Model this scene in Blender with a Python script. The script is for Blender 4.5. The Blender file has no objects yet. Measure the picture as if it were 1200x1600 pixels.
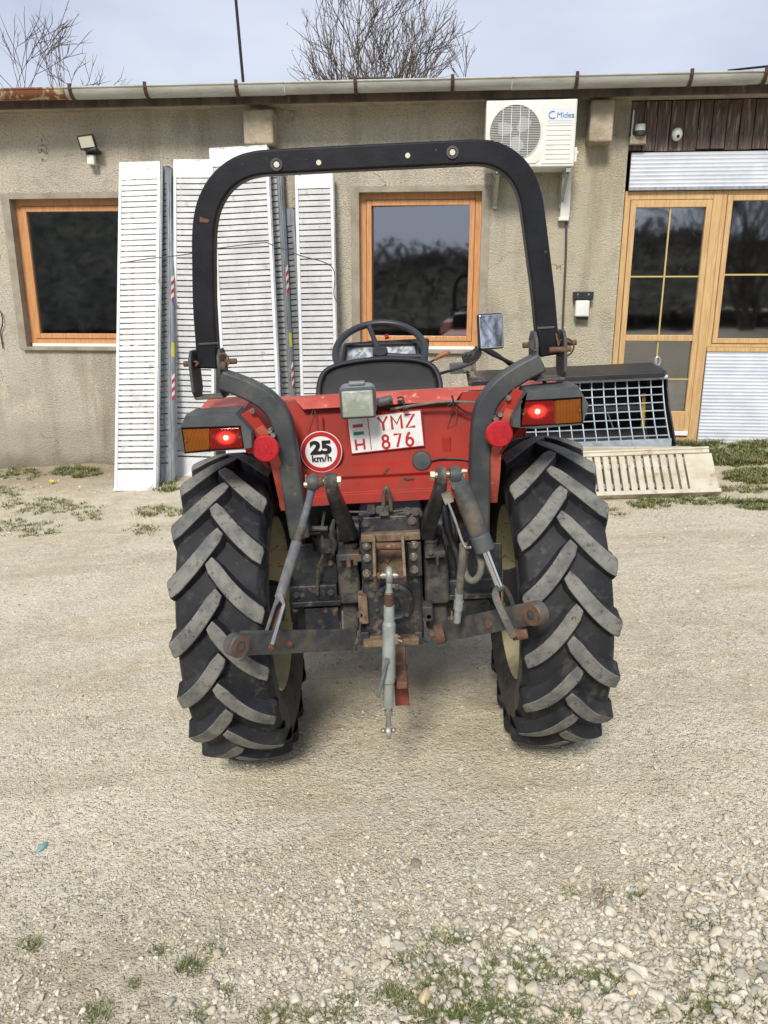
import bpy, math, random
import numpy as np
from mathutils import Vector, Matrix, Euler, noise
R = math.radians
random.seed(7)
rng = np.random.default_rng(11)
scn = bpy.context.scene
COL = scn.collection
F_PX, PITCH, CAMZ = 1200.0, R(15.5), 1.6
CAM = Vector((0, 0, CAMZ))

# ------------------------------------------------------------------ frames
def ray(px, py):
    c, s = math.cos(PITCH), math.sin(PITCH)
    x, y = (px - 600) / F_PX, -(py - 800) / F_PX
    return Vector((x, c + y * s, -s + y * c))
def ghgt(x, y):
    xx = max(-9.0, min(9.0, x))
    return 0.055 * xx + 0.02
def G(px, py):                       # survey point on the sloping yard
    d = ray(px, py); t = (CAMZ - 0.02) / (0.055 * d.x - d.z)
    p = CAM + d * t
    return p
def at(px, py, D):                   # point at distance D in front of the camera position
    d = ray(px, py); return CAM + d * (D / d.y)
WALL = Matrix.Translation((0, 7.86, 0)) @ Matrix.Rotation(R(-4.9), 4, 'Z')
TRAC = Matrix.Translation((0.06, 2.59, 0.023)) @ Matrix.Rotation(R(-3.15), 4, 'Y')
WI, TI = WALL.inverted(), TRAC.inverted()
def loc(inv, px, py, yl):
    o = inv @ CAM; d = inv.to_3x3() @ ray(px, py)
    return o + d * ((yl - o.y) / d.y)
def T(px, py, yl): return loc(TI, px, py, yl)
def W(px, py, w=0.0): return loc(WI, px, py, w)

# ------------------------------------------------------------------ mesh builder
def catmull(P, n=6):
    P = [Vector(p) for p in P]; out = []
    for i in range(len(P) - 1):
        p0 = P[i - 1] if i else P[0] * 2 - P[1]
        p1, p2 = P[i], P[i + 1]
        p3 = P[i + 2] if i + 2 < len(P) else p2 * 2 - p1
        for k in range(n):
            t = k / n
            out.append(0.5 * ((2 * p1) + (p2 - p0) * t + (2 * p0 - 5 * p1 + 4 * p2 - p3) * t * t + (3 * p1 - p0 - 3 * p2 + p3) * t ** 3))
    out.append(P[-1]); return out
class MB:
    def __init__(s): s.v = []; s.f = []; s.m = []; s.cur = 0
    def add(s, vs, fs):
        b = len(s.v); s.v += [tuple(v) for v in vs]
        s.f += [tuple(i + b for i in f) for f in fs]; s.m += [s.cur] * len(fs); return s
    def box(s, c, d, rot=None):
        hx, hy, hz = d[0] / 2, d[1] / 2, d[2] / 2
        vs = [Vector((x, y, z)) for x in (-hx, hx) for y in (-hy, hy) for z in (-hz, hz)]
        if rot is not None:
            m = rot if isinstance(rot, Matrix) else Euler(rot).to_matrix(); vs = [m @ v for v in vs]
        c = Vector(c)
        return s.add([v + c for v in vs], [(0, 1, 3, 2), (4, 6, 7, 5), (0, 4, 5, 1), (2, 3, 7, 6), (0, 2, 6, 4), (1, 5, 7, 3)])
    def bb(s, x0, x1, y0, y1, z0, z1):
        return s.box(((x0 + x1) / 2, (y0 + y1) / 2, (z0 + z1) / 2), (abs(x1 - x0), abs(y1 - y0), abs(z1 - z0)))
    def frame_at(s, d):
        d = Vector(d).normalized()
        a = Vector((0, 0, 1)) if abs(d.z) < 0.9 else Vector((1, 0, 0))
        u = d.cross(a).normalized(); return u, d.cross(u).normalized()
    def cyl(s, p0, p1, r, n=16, r1=None, cap=True):
        p0, p1 = Vector(p0), Vector(p1); r1 = r if r1 is None else r1
        u, w = s.frame_at(p1 - p0); vs = []
        for p, rr in ((p0, r), (p1, r1)):
            for k in range(n):
                a = 2 * math.pi * k / n; vs.append(p + (u * math.cos(a) + w * math.sin(a)) * rr)
        fs = [(k, (k + 1) % n, n + (k + 1) % n, n + k) for k in range(n)]
        if cap: fs += [tuple(range(n))[::-1], tuple(range(n, 2 * n))]
        return s.add(vs, fs)
    def tube(s, P, r, n=8, closed=False):
        P = [Vector(p) for p in P]; m = len(P)
        rs = r if isinstance(r, (list, tuple)) else [r] * m
        vs = []; u = None
        for i, p in enumerate(P):
            if closed: d = (P[(i + 1) % m] - P[i - 1]).normalized()
            else: d = (P[min(i + 1, m - 1)] - P[max(i - 1, 0)]).normalized()
            if u is None: u, _ = s.frame_at(d)
            u = (u - d * u.dot(d)).normalized(); w = d.cross(u)
            for k in range(n):
                a = 2 * math.pi * k / n; vs.append(p + (u * math.cos(a) + w * math.sin(a)) * rs[i])
        fs = []
        for i in range(m if closed else m - 1):
            j = (i + 1) % m
            for k in range(n):
                k2 = (k + 1) % n; fs.append((i * n + k, i * n + k2, j * n + k2, j * n + k))
        if not closed: fs += [tuple(range(n))[::-1], tuple(range((m - 1) * n, m * n))]
        return s.add(vs, fs)
    def ribbon(s, P, w, d, axis=(0, 1, 0)):     # rectangular bar: w across, d along axis
        P = [Vector(p) for p in P]; ax = Vector(axis).normalized(); vs = []; m = len(P)
        ws = w if isinstance(w, (list, tuple)) else [w] * m
        for i, p in enumerate(P):
            t = (P[min(i + 1, m - 1)] - P[max(i - 1, 0)]).normalized()
            a = (ax - t * ax.dot(t)).normalized(); n = t.cross(a).normalized()
            h, e = ws[i] / 2, d / 2
            vs += [p + n * h + a * e, p - n * h + a * e, p - n * h - a * e, p + n * h - a * e]
        fs = []
        for i in range(m - 1):
            for k in range(4):
                k2 = (k + 1) % 4; fs.append((i * 4 + k, i * 4 + k2, i * 4 + 4 + k2, i * 4 + 4 + k))
        fs += [(3, 2, 1, 0), tuple(range((m - 1) * 4, m * 4))]
        return s.add(vs, fs)
    def prism(s, poly, off):                    # poly list of Vectors, off Vector
        n = len(poly); poly = [Vector(p) for p in poly]; off = Vector(off)
        vs = poly + [p + off for p in poly]
        fs = [tuple(range(n))[::-1], tuple(range(n, 2 * n))] + [(k, (k + 1) % n, n + (k + 1) % n, n + k) for k in range(n)]
        return s.add(vs, fs)
    def revolve(s, prof, c, axis='x', n=48, a0=0, a1=2 * math.pi):   # prof (along, radius)
        c = Vector(c); full = abs(a1 - a0 - 2 * math.pi) < 1e-6; steps = n if full else n + 1; vs = []
        for i in range(steps):
            a = a0 + (a1 - a0) * i / n
            for (x, r) in prof:
                if axis == 'x': vs.append(c + Vector((x, -r * math.cos(a), r * math.sin(a))))
                elif axis == 'y': vs.append(c + Vector((r * math.cos(a), x, r * math.sin(a))))
                else: vs.append(c + Vector((r * math.cos(a), r * math.sin(a), x)))
        m = len(prof); fs = []
        for i in range(n):
            j = (i + 1) % steps
            for k in range(m - 1): fs.append((i * m + k, i * m + k + 1, j * m + k + 1, j * m + k))
        return s.add(vs, fs)
    def sphere(s, c, r, n=12):
        prof = [(r * math.cos(math.pi * k / n), max(1e-5, r * math.sin(math.pi * k / n))) for k in range(n + 1)]
        return s.revolve(prof, c, 'z', n * 2)
    def build(s, name, mats, parent=None, origin=None, smooth=None, bevel=0, xf=None, seg=2):
        me = bpy.data.meshes.new(name)
        vs = s.v
        if xf is not None: vs = [tuple(xf @ Vector(v)) for v in vs]
        if origin is not None:
            o = origin; vs = [(v[0] - o[0], v[1] - o[1], v[2] - o[2]) for v in vs]
        me.from_pydata(vs, [], s.f); me.update()
        import bmesh
        bm = bmesh.new(); bm.from_mesh(me); bmesh.ops.recalc_face_normals(bm, faces=bm.faces); bm.to_mesh(me); bm.free()
        if not isinstance(mats, (list, tuple)): mats = [mats]
        for m in mats: me.materials.append(m)
        for i, p in enumerate(me.polygons): p.material_index = min(s.m[i], len(mats) - 1)
        ob = bpy.data.objects.new(name, me); COL.objects.link(ob)
        if parent: ob.parent = parent
        if smooth:
            me.shade_smooth() if hasattr(me, 'shade_smooth') else None
            try: me.set_sharp_from_angle(angle=R(smooth))
            except Exception: pass
        if bevel:
            b = ob.modifiers.new('edge', 'BEVEL'); b.width = bevel; b.segments = seg; b.limit_method = 'ANGLE'; b.angle_limit = R(40)
            b.harden_normals = False
        return ob

class Thing:
    """an Empty at the thing's base in a frame; parts are built in frame coordinates"""
    def __init__(s, name, label, cat, base=(0, 0, 0), frame=None, group=None):
        s.F = frame or Matrix.Identity(4); s.b = Vector(base)
        o = bpy.data.objects.new(name, None); COL.objects.link(o)
        o.matrix_world = s.F @ Matrix.Translation(s.b); o.empty_display_size = 0.1
        o['label'] = label; o['category'] = cat
        if group: o['group'] = group
        s.o = o
    def part(s, name, mb, mats, parent=None, **k):
        return mb.build(name, mats, parent or s.o, origin=s.b, **k)
def tag(o, label=None, cat=None, group=None, kind=None):
    if label: o['label'] = label
    if cat: o['category'] = cat
    if group: o['group'] = group
    if kind: o['kind'] = kind
    return o

# ------------------------------------------------------------------ materials
def lin(r, g, b):
    f = lambda c: c / 255 / 12.92 if c / 255 <= 0.04045 else ((c / 255 + 0.055) / 1.055) ** 2.4
    return (f(r), f(g), f(b), 1)
MC = {}
def M(name, c1, rough=0.6, metal=0.0, c2=None, scale=8, lo=0.42, hi=0.62, c3=None, scale3=30, lo3=0.6, hi3=0.68,
      bump=0.0, bscale=120, stretch=None, spec=0.5, coat=0, rough2=None, detail=8):
    if name in MC: return MC[name]
    m = bpy.data.materials.new(name); m.use_nodes = True; nt = m.node_tree; N, L = nt.nodes, nt.links
    b = N['Principled BSDF']; MC[name] = m
    b.inputs['Roughness'].default_value = rough; b.inputs['Metallic'].default_value = metal
    b.inputs['Specular IOR Level'].default_value = spec; b.inputs['Coat Weight'].default_value = coat
    col = None
    if c2 or c3 or bump:
        tc = N.new('ShaderNodeTexCoord'); mp = N.new('ShaderNodeMapping'); L.new(tc.outputs['Object'], mp.inputs[0])
        if stretch: mp.inputs['Scale'].default_value = stretch
    def nz(sc, d=8):
        n = N.new('ShaderNodeTexNoise'); n.inputs['Scale'].default_value = sc; n.inputs['Detail'].default_value = d
        n.inputs['Roughness'].default_value = 0.62
        L.new(mp.outputs[0], n.inputs['Vector']); return n.outputs['Fac']
    def rmp(s, a, z):
        r = N.new('ShaderNodeMapRange'); r.inputs[1].default_value = a; r.inputs[2].default_value = z; L.new(s, r.inputs[0]); return r.outputs[0]
    def mix(f, a, z):
        x = N.new('ShaderNodeMix'); x.data_type = 'RGBA'; L.new(f, x.inputs[0])
        for s_, v in ((x.inputs[6], a), (x.inputs[7], z)):
            if isinstance(v, tuple): s_.default_value = v
            else: L.new(v, s_)
        return x.outputs[2]
    b.inputs['Base Color'].default_value = c1; cur = c1
    if c2:
        f = rmp(nz(scale, detail), lo, hi); cur = mix(f, cur, c2)
    if c3:
        f3 = rmp(nz(scale3), lo3, hi3); cur = mix(f3, cur, c3)
        if metal or rough2:
            mr = N.new('ShaderNodeMapRange'); L.new(f3, mr.inputs[0]); mr.inputs[3].default_value = rough; mr.inputs[4].default_value = rough2 or 0.85
            L.new(mr.outputs[0], b.inputs['Roughness'])
    if not isinstance(cur, tuple): L.new(cur, b.inputs['Base Color'])
    if bump:
        bp = N.new('ShaderNodeBump'); bp.inputs['Strength'].default_value = 1; bp.inputs['Distance'].default_value = bump
        L.new(nz(bscale, 6), bp.inputs['Height']); L.new(bp.outputs[0], b.inputs['Normal'])
    return m
RUST = lin(104, 72, 52)
m_black = M('black_paint', lin(18, 20, 26), 0.42, spec=.3, c2=lin(28, 30, 36), scale=14, c3=lin(95, 88, 80), scale3=45, lo3=.66, hi3=.72, bump=.0006, bscale=60)
m_arm = M('worn_dark_paint', lin(52, 57, 62), 0.55, c2=lin(78, 80, 78), scale=9, c3=lin(110, 100, 84), scale3=26, lo3=.62, hi3=.72, bump=.0008, bscale=90)
m_red = M('faded_red_paint', lin(156, 46, 35), 0.55, spec=.25, c2=lin(136, 40, 31), scale=4, c3=lin(108, 62, 50), scale3=10, lo3=.54, hi3=.78, bump=.0005, bscale=40)
m_redtop = M('lit_red_paint', lin(184, 92, 76), 0.6, c2=lin(168, 66, 54), scale=9, c3=lin(215, 150, 132), scale3=30, lo3=.6, hi3=.7)  # paler copy of the red, with the light on raised edges put into the colour
m_grease = M('greasy_casting', lin(34, 38, 46), 0.45, c2=lin(64, 64, 64), scale=11, c3=lin(112, 100, 84), scale3=23, lo3=.57, hi3=.70, bump=.002, bscale=70)
m_grease2 = M('dusty_casting', lin(60, 61, 63), 0.65, c2=lin(94, 88, 78), scale=14, c3=lin(40, 42, 46), scale3=24, lo3=.52, hi3=.62, bump=.0025, bscale=80)
m_rustp = M('rusty_painted_steel', lin(60, 66, 70), 0.55, c2=lin(98, 90, 78), scale=15, c3=lin(108, 76, 58), scale3=18, lo3=.57, hi3=.62, bump=.0015, bscale=90)
m_rust = M('rusty_steel', lin(108, 76, 58), 0.85, c2=lin(80, 64, 55), scale=24, c3=lin(146, 122, 98), scale3=40, lo3=.6, hi3=.7, bump=.0015, bscale=140)
m_tan = M('rust_brown_bracket', lin(128, 110, 88), 0.75, c2=lin(96, 76, 60), scale=26, c3=lin(84, 70, 58), scale3=45, lo3=.56, hi3=.66, bump=.001, bscale=120)
m_steel = M('bare_steel', lin(165, 165, 160), 0.45, metal=.6, c2=lin(140, 134, 122), scale=30)
m_bolt = M('zinc_bolt', lin(160, 158, 150), 0.45, metal=.8, c2=lin(120, 108, 92), scale=60)
m_chrome = M('chrome', lin(225, 225, 228), 0.12, metal=1)
m_galv = M('grey_zinc_paint', lin(160, 168, 166), 0.45, metal=.2, c2=lin(136, 142, 138), scale=22, c3=lin(110, 108, 98), scale3=45, lo3=.63, hi3=.7)
m_rodp = M('dusty_blue_grey_rod', lin(92, 100, 112), 0.5, metal=.2, c2=lin(128, 128, 122), scale=22, c3=lin(120, 96, 76), scale3=40, lo3=.6, hi3=.7)
m_plastic = M('dark_grey_plastic', lin(66, 71, 74), 0.55, c2=lin(82, 86, 86), scale=12, bump=.0004, bscale=300)
m_lampgrey = M('grey_lamp_housing', lin(104, 110, 118), 0.5, c2=lin(122, 126, 130), scale=25)
m_seat = M('black_vinyl', lin(26, 27, 30), 0.5, spec=.3, c2=lin(36, 37, 40), scale=10, bump=.0008, bscale=260)
m_wheelblk = M('steering_plastic', lin(42, 45, 52), 0.42)
m_hose = M('dusty_rubber_hose', lin(92, 92, 84), 0.75, c2=lin(116, 112, 100), scale=40)
m_hoseblk = M('black_rubber', lin(34, 35, 38), 0.5)
m_tyre = M('tyre_rubber', lin(30, 32, 37), 0.68, spec=.3, c2=lin(46, 47, 50), scale=7, c3=lin(84, 83, 78), scale3=20, lo3=.55, hi3=.78, bump=.0012, bscale=60)
m_lug = M('dusty_worn_lug', lin(122, 122, 116), 0.85, c2=lin(92, 93, 91), scale=16, c3=lin(56, 58, 60), scale3=70, lo3=.56, hi3=.70, bump=.0012, bscale=200)
m_side = M('dusty_sidewall', lin(64, 65, 66), 0.75, c2=lin(90, 87, 80), scale=9, c3=lin(46, 48, 51), scale3=22, lo3=.52, hi3=.66, bump=.001, bscale=80)
m_rim = M('cream_rim_paint', lin(222, 216, 182), 0.5, c2=lin(198, 190, 152), scale=8, c3=lin(112, 92, 66), scale3=24, lo3=.6, hi3=.68, bump=.0006)
m_white = M('white_plate', lin(228, 230, 232), 0.4, c2=lin(212, 214, 214), scale=20)
m_signred = M('sign_red', lin(178, 32, 38), 0.4)
m_plred = M('plate_red', lin(182, 40, 38), 0.45)
m_flagr = M('flag_red', lin(172, 56, 50), 0.5); m_flagg = M('flag_green', lin(40, 122, 92), 0.5)
m_ink = M('black_ink', lin(18, 18, 20), 0.5)
m_gold = M('yellow_zinc', lin(190, 176, 150), 0.45, metal=.6, c2=lin(150, 128, 100), scale=60)
m_wood = M('pine_frame', lin(202, 170, 122), 0.5, c2=lin(184, 148, 102), scale=5, stretch=(14, 14, 1), c3=lin(150, 104, 60), scale3=7, lo3=.64, hi3=.74)
m_woodo = M('orange_oak_frame', lin(202, 150, 102), 0.45, c2=lin(180, 126, 80), scale=5, stretch=(14, 14, 1))
m_alu = M('aluminium_ramp', lin(214, 217, 220), 0.45, metal=.2, c2=lin(196, 199, 201), scale=4, c3=lin(172, 170, 162), scale3=11, lo3=.56, hi3=.74)
m_alu2 = M('aluminium_dull', lin(168, 174, 180), 0.4, metal=.5, c2=lin(140, 146, 152), scale=6, stretch=(6, 6, 1))
m_aludirty = M('weathered_aluminium', lin(196, 190, 172), 0.6, metal=.1, c2=lin(176, 168, 148), scale=5, c3=lin(150, 138, 112), scale3=9, lo3=.58, hi3=.7)
m_acw = M('off_white_enamel', lin(226, 228, 222), 0.4, c2=lin(214, 216, 208), scale=5)
m_corr = M('pale_corrugated_sheet', lin(204, 210, 220), 0.5, metal=.0, c2=lin(190, 197, 208), scale=4)
m_gutter = M('zinc_gutter', lin(176, 178, 172), 0.55, metal=.15, c2=lin(156, 158, 150), scale=3, stretch=(1, 4, 4), c3=lin(140, 132, 116), scale3=12, lo3=.6, hi3=.72, bump=.001, bscale=20)
m_gutrust = M('rusted_gutter', lin(124, 78, 52), 0.85, c2=lin(178, 168, 142), scale=6, lo=.50, hi=.58, stretch=(2.5, 4, 1), c3=lin(90, 54, 38), scale3=14)
m_brk = M('dark_bracket', lin(70, 52, 44), 0.8)
m_cap = M('flood_glass', lin(206, 204, 186), 0.25)
m_yel = M('yellow_sticker', lin(214, 214, 40), 0.5)
m_redst = M('red_sticker', lin(196, 40, 44), 0.5)
m_whst = M('white_sticker', lin(232, 230, 228), 0.5)
m_blue = M('blue_strap', lin(36, 96, 160), 0.7)
m_wire = M('thin_wire', lin(78, 78, 76), 0.6)
m_conc = M('concrete', lin(176, 166, 146), 0.95, c2=lin(150, 140, 122), scale=7, c3=lin(110, 102, 90), scale3=34, lo3=.62, hi3=.75, bump=.012, bscale=38)
m_reveal = M('cement_plaster', lin(158, 152, 138), 0.95, c2=lin(138, 130, 116), scale=5, bump=.006, bscale=60)
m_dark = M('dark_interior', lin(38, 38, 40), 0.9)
m_soff = M('weathered_fascia', lin(96, 84, 74), 0.9, c2=lin(66, 56, 50), scale=7, stretch=(1, 1, .3), bump=.003)
m_roofc = M('dark_roofing', lin(70, 70, 72), 0.9, c2=lin(92, 88, 84), scale=4, bump=.004)
m_board = M('weathered_brown_board', lin(104, 88, 80), 0.75, c2=lin(70, 58, 54), scale=5, stretch=(16, 8, 1.4), c3=lin(160, 152, 142), scale3=3, lo3=.53, hi3=.70, bump=.002, bscale=20)
m_bark = M('grey_brown_bark', lin(92, 80, 70), 0.9, c2=lin(66, 57, 52), scale=6)
m_bud = M('pale_bud', lin(150, 130, 100), 0.9)

def emis(name, col, st, base=None, rough=.25):
    m = bpy.data.materials.new(name); m.use_nodes = True; b = m.node_tree.nodes['Principled BSDF']
    b.inputs['Base Color'].default_value = base or col; b.inputs['Emission Color'].default_value = col
    b.inputs['Emission Strength'].default_value = st; b.inputs['Roughness'].default_value = rough; return m
def lens(name, base, hot=None, st=0):
    """ribbed moulded lamp lens; a lit bulb glows behind its middle"""
    m = bpy.data.materials.new(name); m.use_nodes = True; nt = m.node_tree; N, L = nt.nodes, nt.links; b = N['Principled BSDF']
    b.inputs['Base Color'].default_value = base; b.inputs['Roughness'].default_value = .18; b.inputs['Coat Weight'].default_value = .3
    tc = N.new('ShaderNodeTexCoord')
    w = N.new('ShaderNodeTexWave'); w.bands_direction = 'X'; w.inputs['Scale'].default_value = 75; L.new(tc.outputs['Object'], w.inputs[0])
    bp = N.new('ShaderNodeBump'); bp.inputs['Distance'].default_value = .012; L.new(w.outputs[0], bp.inputs['Height']); L.new(bp.outputs[0], b.inputs['Normal'])
    cm = N.new('ShaderNodeMix'); cm.data_type = 'RGBA'; cm.inputs[6].default_value = tuple(q * .62 for q in base[:3]) + (1,); cm.inputs[7].default_value = base; L.new(w.outputs[1], cm.inputs[0]); L.new(cm.outputs[2], b.inputs['Base Color'])
    if hot:
        vm = N.new('ShaderNodeVectorMath'); vm.operation = 'LENGTH'; mp = N.new('ShaderNodeMapping')
        mp.inputs['Scale'].default_value = (1 / .075, 1 / .08, 1 / .055)
        L.new(tc.outputs['Object'], mp.inputs[0]); L.new(mp.outputs[0], vm.inputs[0])
        r = N.new('ShaderNodeMapRange'); r.inputs[1].default_value = .05; r.inputs[2].default_value = .50; r.inputs[3].default_value = 1; r.inputs[4].default_value = 0
        r.interpolation_type = 'SMOOTHERSTEP'; L.new(vm.outputs['Value'], r.inputs[0])
        wm = N.new('ShaderNodeMath'); wm.operation = 'MULTIPLY_ADD'; wm.inputs[1].default_value = .5; wm.inputs[2].default_value = .6; L.new(w.outputs[1], wm.inputs[0])
        mu = N.new('ShaderNodeMath'); mu.operation = 'MULTIPLY'; L.new(r.outputs[0], mu.inputs[0]); L.new(wm.outputs[0], mu.inputs[1])
        ms = N.new('ShaderNodeMath'); ms.operation = 'MULTIPLY_ADD'; ms.inputs[1].default_value = st; ms.inputs[2].default_value = .06; L.new(mu.outputs[0], ms.inputs[0])
        b.inputs['Emission Color'].default_value = hot; L.new(ms.outputs[0], b.inputs['Emission Strength'])
    return m
m_amber = lens('amber_lens', lin(226, 128, 36))
m_redlens = lens('lit_red_lens', lin(170, 14, 20), (1, .04, .03, 1), 2.2)
m_bulb = emis('lit_bulb', (1, .25, .12, 1), 6)
m_refl = M('red_reflector', lin(182, 22, 38), 0.35, spec=.4, c2=lin(160, 16, 30), scale=40, bump=.002, bscale=400)

def glass(name, tint, refl, rough=0.0):
    m = bpy.data.materials.new(name); m.use_nodes = True; nt = m.node_tree; N, L = nt.nodes, nt.links
    N.remove(N['Principled BSDF']); out = N['Material Output']
    t = N.new('ShaderNodeBsdfTransparent'); t.inputs[0].default_value = tint
    g = N.new('ShaderNodeBsdfGlossy'); g.inputs['Roughness'].default_value = .035; g.inputs[0].default_value = (.95, .97, 1, 1)
    fr = N.new('ShaderNodeFresnel'); fr.inputs[0].default_value = 1.5
    ad = N.new('ShaderNodeMath'); ad.operation = 'ADD'; ad.inputs[1].default_value = refl; ad.use_clamp = True
    mx = N.new('ShaderNodeMixShader'); L.new(fr.outputs[0], ad.inputs[0]); L.new(ad.outputs[0], mx.inputs[0])
    L.new(t.outputs[0], mx.inputs[1]); L.new(g.outputs[0], mx.inputs[2]); L.new(mx.outputs[0], out.inputs[0])
    tc = N.new('ShaderNodeTexCoord'); n = N.new('ShaderNodeTexNoise'); n.inputs['Scale'].default_value = 1.3; L.new(tc.outputs['Object'], n.inputs[0])
    bp = N.new('ShaderNodeBump'); bp.inputs['Distance'].default_value = .002; L.new(n.outputs[0], bp.inputs['Height']); L.new(bp.outputs[0], g.inputs['Normal'])
    return m
m_glass = glass('window_glass', (.5, .53, .55, 1), .24)
m_mirror = M('mirror_glass', lin(225, 228, 232), 0.03, metal=1)
m_lampglass = M('milky_lamp_glass', lin(138, 146, 134), 0.12, c2=lin(176, 182, 170), scale=18, coat=.5, bump=.002, bscale=60)
m_screen = M('cluster_cover', lin(120, 128, 136), 0.08, c2=lin(186, 190, 194), scale=22, lo=.5, hi=.56, coat=.6)

def wallmat():
    m = bpy.data.materials.new('pebbledash_wall'); m.use_nodes = True; nt = m.node_tree; N, L = nt.nodes, nt.links; b = N['Principled BSDF']
    b.inputs['Roughness'].default_value = .95; b.inputs['Specular IOR Level'].default_value = .15
    tc = N.new('ShaderNodeTexCoord'); co = tc.outputs['Object']
    def nz(s, d=6, sc=None, ro=.6):
        n = N.new('ShaderNodeTexNoise'); n.inputs['Scale'].default_value = s; n.inputs['Detail'].default_value = d; n.inputs['Roughness'].default_value = ro
        if sc:
            mp = N.new('ShaderNodeMapping'); mp.inputs['Scale'].default_value = sc; L.new(co, mp.inputs[0]); L.new(mp.outputs[0], n.inputs[0])
        else: L.new(co, n.inputs[0])
        return n.outputs[0]
    def mr(s, a, z, o0=0, o1=1):
        r = N.new('ShaderNodeMapRange'); L.new(s, r.inputs[0])
        for i, v in zip((1, 2, 3, 4), (a, z, o0, o1)): r.inputs[i].default_value = v
        return r.outputs[0]
    def mix(f, a, z, bt='MIX'):
        x = N.new('ShaderNodeMix'); x.data_type = 'RGBA'; x.blend_type = bt; L.new(f, x.inputs[0])
        for s_, v in ((x.inputs[6], a), (x.inputs[7], z)):
            if isinstance(v, tuple): s_.default_value = v
            else: L.new(v, s_)
        return x.outputs[2]
    c = mix(mr(nz(1.1, 5), .38, .64), lin(220, 212, 194), lin(202, 197, 183))
    c = mix(mr(nz(48, 3), .5, .66), c, lin(188, 178, 158))
    # right-hand part of the wall carries a paler, newer render
    sx = N.new('ShaderNodeSeparateXYZ'); L.new(co, sx.inputs[0])
    px = mr(sx.outputs[0], .95, 1.15); pm = N.new('ShaderNodeMath'); pm.operation = 'MULTIPLY'; L.new(px, pm.inputs[0]); L.new(mr(nz(2.5, 5), .30, .5, .35, .9), pm.inputs[1])
    c = mix(pm.outputs[0], c, lin(206, 198, 174))
    # grey cement plinth with an uneven top edge
    zz = N.new('ShaderNodeMath'); zz.operation = 'MULTIPLY_ADD'; zz.inputs[1].default_value = .5; L.new(nz(2.2, 6), zz.inputs[0]); L.new(sx.outputs[2], zz.inputs[2])
    c = mix(mr(zz.outputs[0], .66, .50, 0, .5), c, lin(164, 158, 144))
    c = mix(mr(nz(3.2, 7, (1, 1, .14), .65), .50, .72, 0, .7), c, lin(140, 128, 108))
    c = mix(mr(nz(1.9, 7, None, .7), .53, .60, 0, .45), c, lin(168, 164, 152))
    c = mix(mr(nz(.55, 5), .5, .64, 0, .55), c, lin(196, 192, 180))
    c = mix(mr(zz.outputs[0], .30, .02, 0, .8), c, lin(112, 100, 82))
    v = N.new('ShaderNodeTexVoronoi'); v.feature = 'DISTANCE_TO_EDGE'; v.inputs['Scale'].default_value = 1.15; v.inputs['Randomness'].default_value = 1
    dn = N.new('ShaderNodeVectorMath'); dn.operation = 'ADD'; n2 = N.new('ShaderNodeTexNoise'); n2.inputs['Scale'].default_value = 6; L.new(co, n2.inputs[0])
    sc = N.new('ShaderNodeVectorMath'); sc.operation = 'SCALE'; sc.inputs[3].default_value = .25; L.new(n2.outputs[1], sc.inputs[0]); L.new(co, dn.inputs[0]); L.new(sc.outputs[0], dn.inputs[1]); L.new(dn.outputs[0], v.inputs[0])
    ck = N.new('ShaderNodeMath'); ck.operation = 'MULTIPLY'; L.new(mr(v.outputs[0], .006, .001), ck.inputs[0]); L.new(mr(nz(1.3, 2), .57, .63, 0, .7), ck.inputs[1])
    c = mix(ck.outputs[0], c, lin(78, 68, 58))
    L.new(c, b.inputs['Base Color'])
    vo = N.new('ShaderNodeTexVoronoi'); vo.inputs['Scale'].default_value = 120; L.new(co, vo.inputs[0])
    h = N.new('ShaderNodeMath'); h.operation = 'SUBTRACT'; L.new(nz(70, 6, None, .7), h.inputs[0]); L.new(vo.outputs[0], h.inputs[1])
    bp = N.new('ShaderNodeBump'); bp.inputs['Distance'].default_value = .013; L.new(h.outputs[0], bp.inputs['Height']); L.new(bp.outputs[0], b.inputs['Normal'])
    return m
m_wall = wallmat()

def text(name, s, size, mat, parent, M_, bold=.0, sx=1.0, align='CENTER', sp=1.0):
    cu = bpy.data.curves.new(name, 'FONT'); cu.body = s; cu.size = size; cu.align_x = align; cu.align_y = 'CENTER'
    cu.extrude = .0006; cu.offset = bold; cu.space_character = sp
    to = bpy.data.objects.new('tmp', cu); COL.objects.link(to)
    me = bpy.data.meshes.new_from_object(to.evaluated_get(bpy.context.evaluated_depsgraph_get()))
    bpy.data.objects.remove(to); me.name = name; me.transform(Matrix.Diagonal((sx, 1, 1, 1)))
    me.transform(M_); me.materials.clear(); me.materials.append(mat)
    o = bpy.data.objects.new(name, me); COL.objects.link(o); o.parent = parent; return o
def facing(p, roll=0.0):             # text plane facing -y, at p
    return Matrix.Translation(p) @ Matrix.Rotation(roll, 4, 'Y') @ Matrix.Rotation(R(90), 4, 'X')
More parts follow.
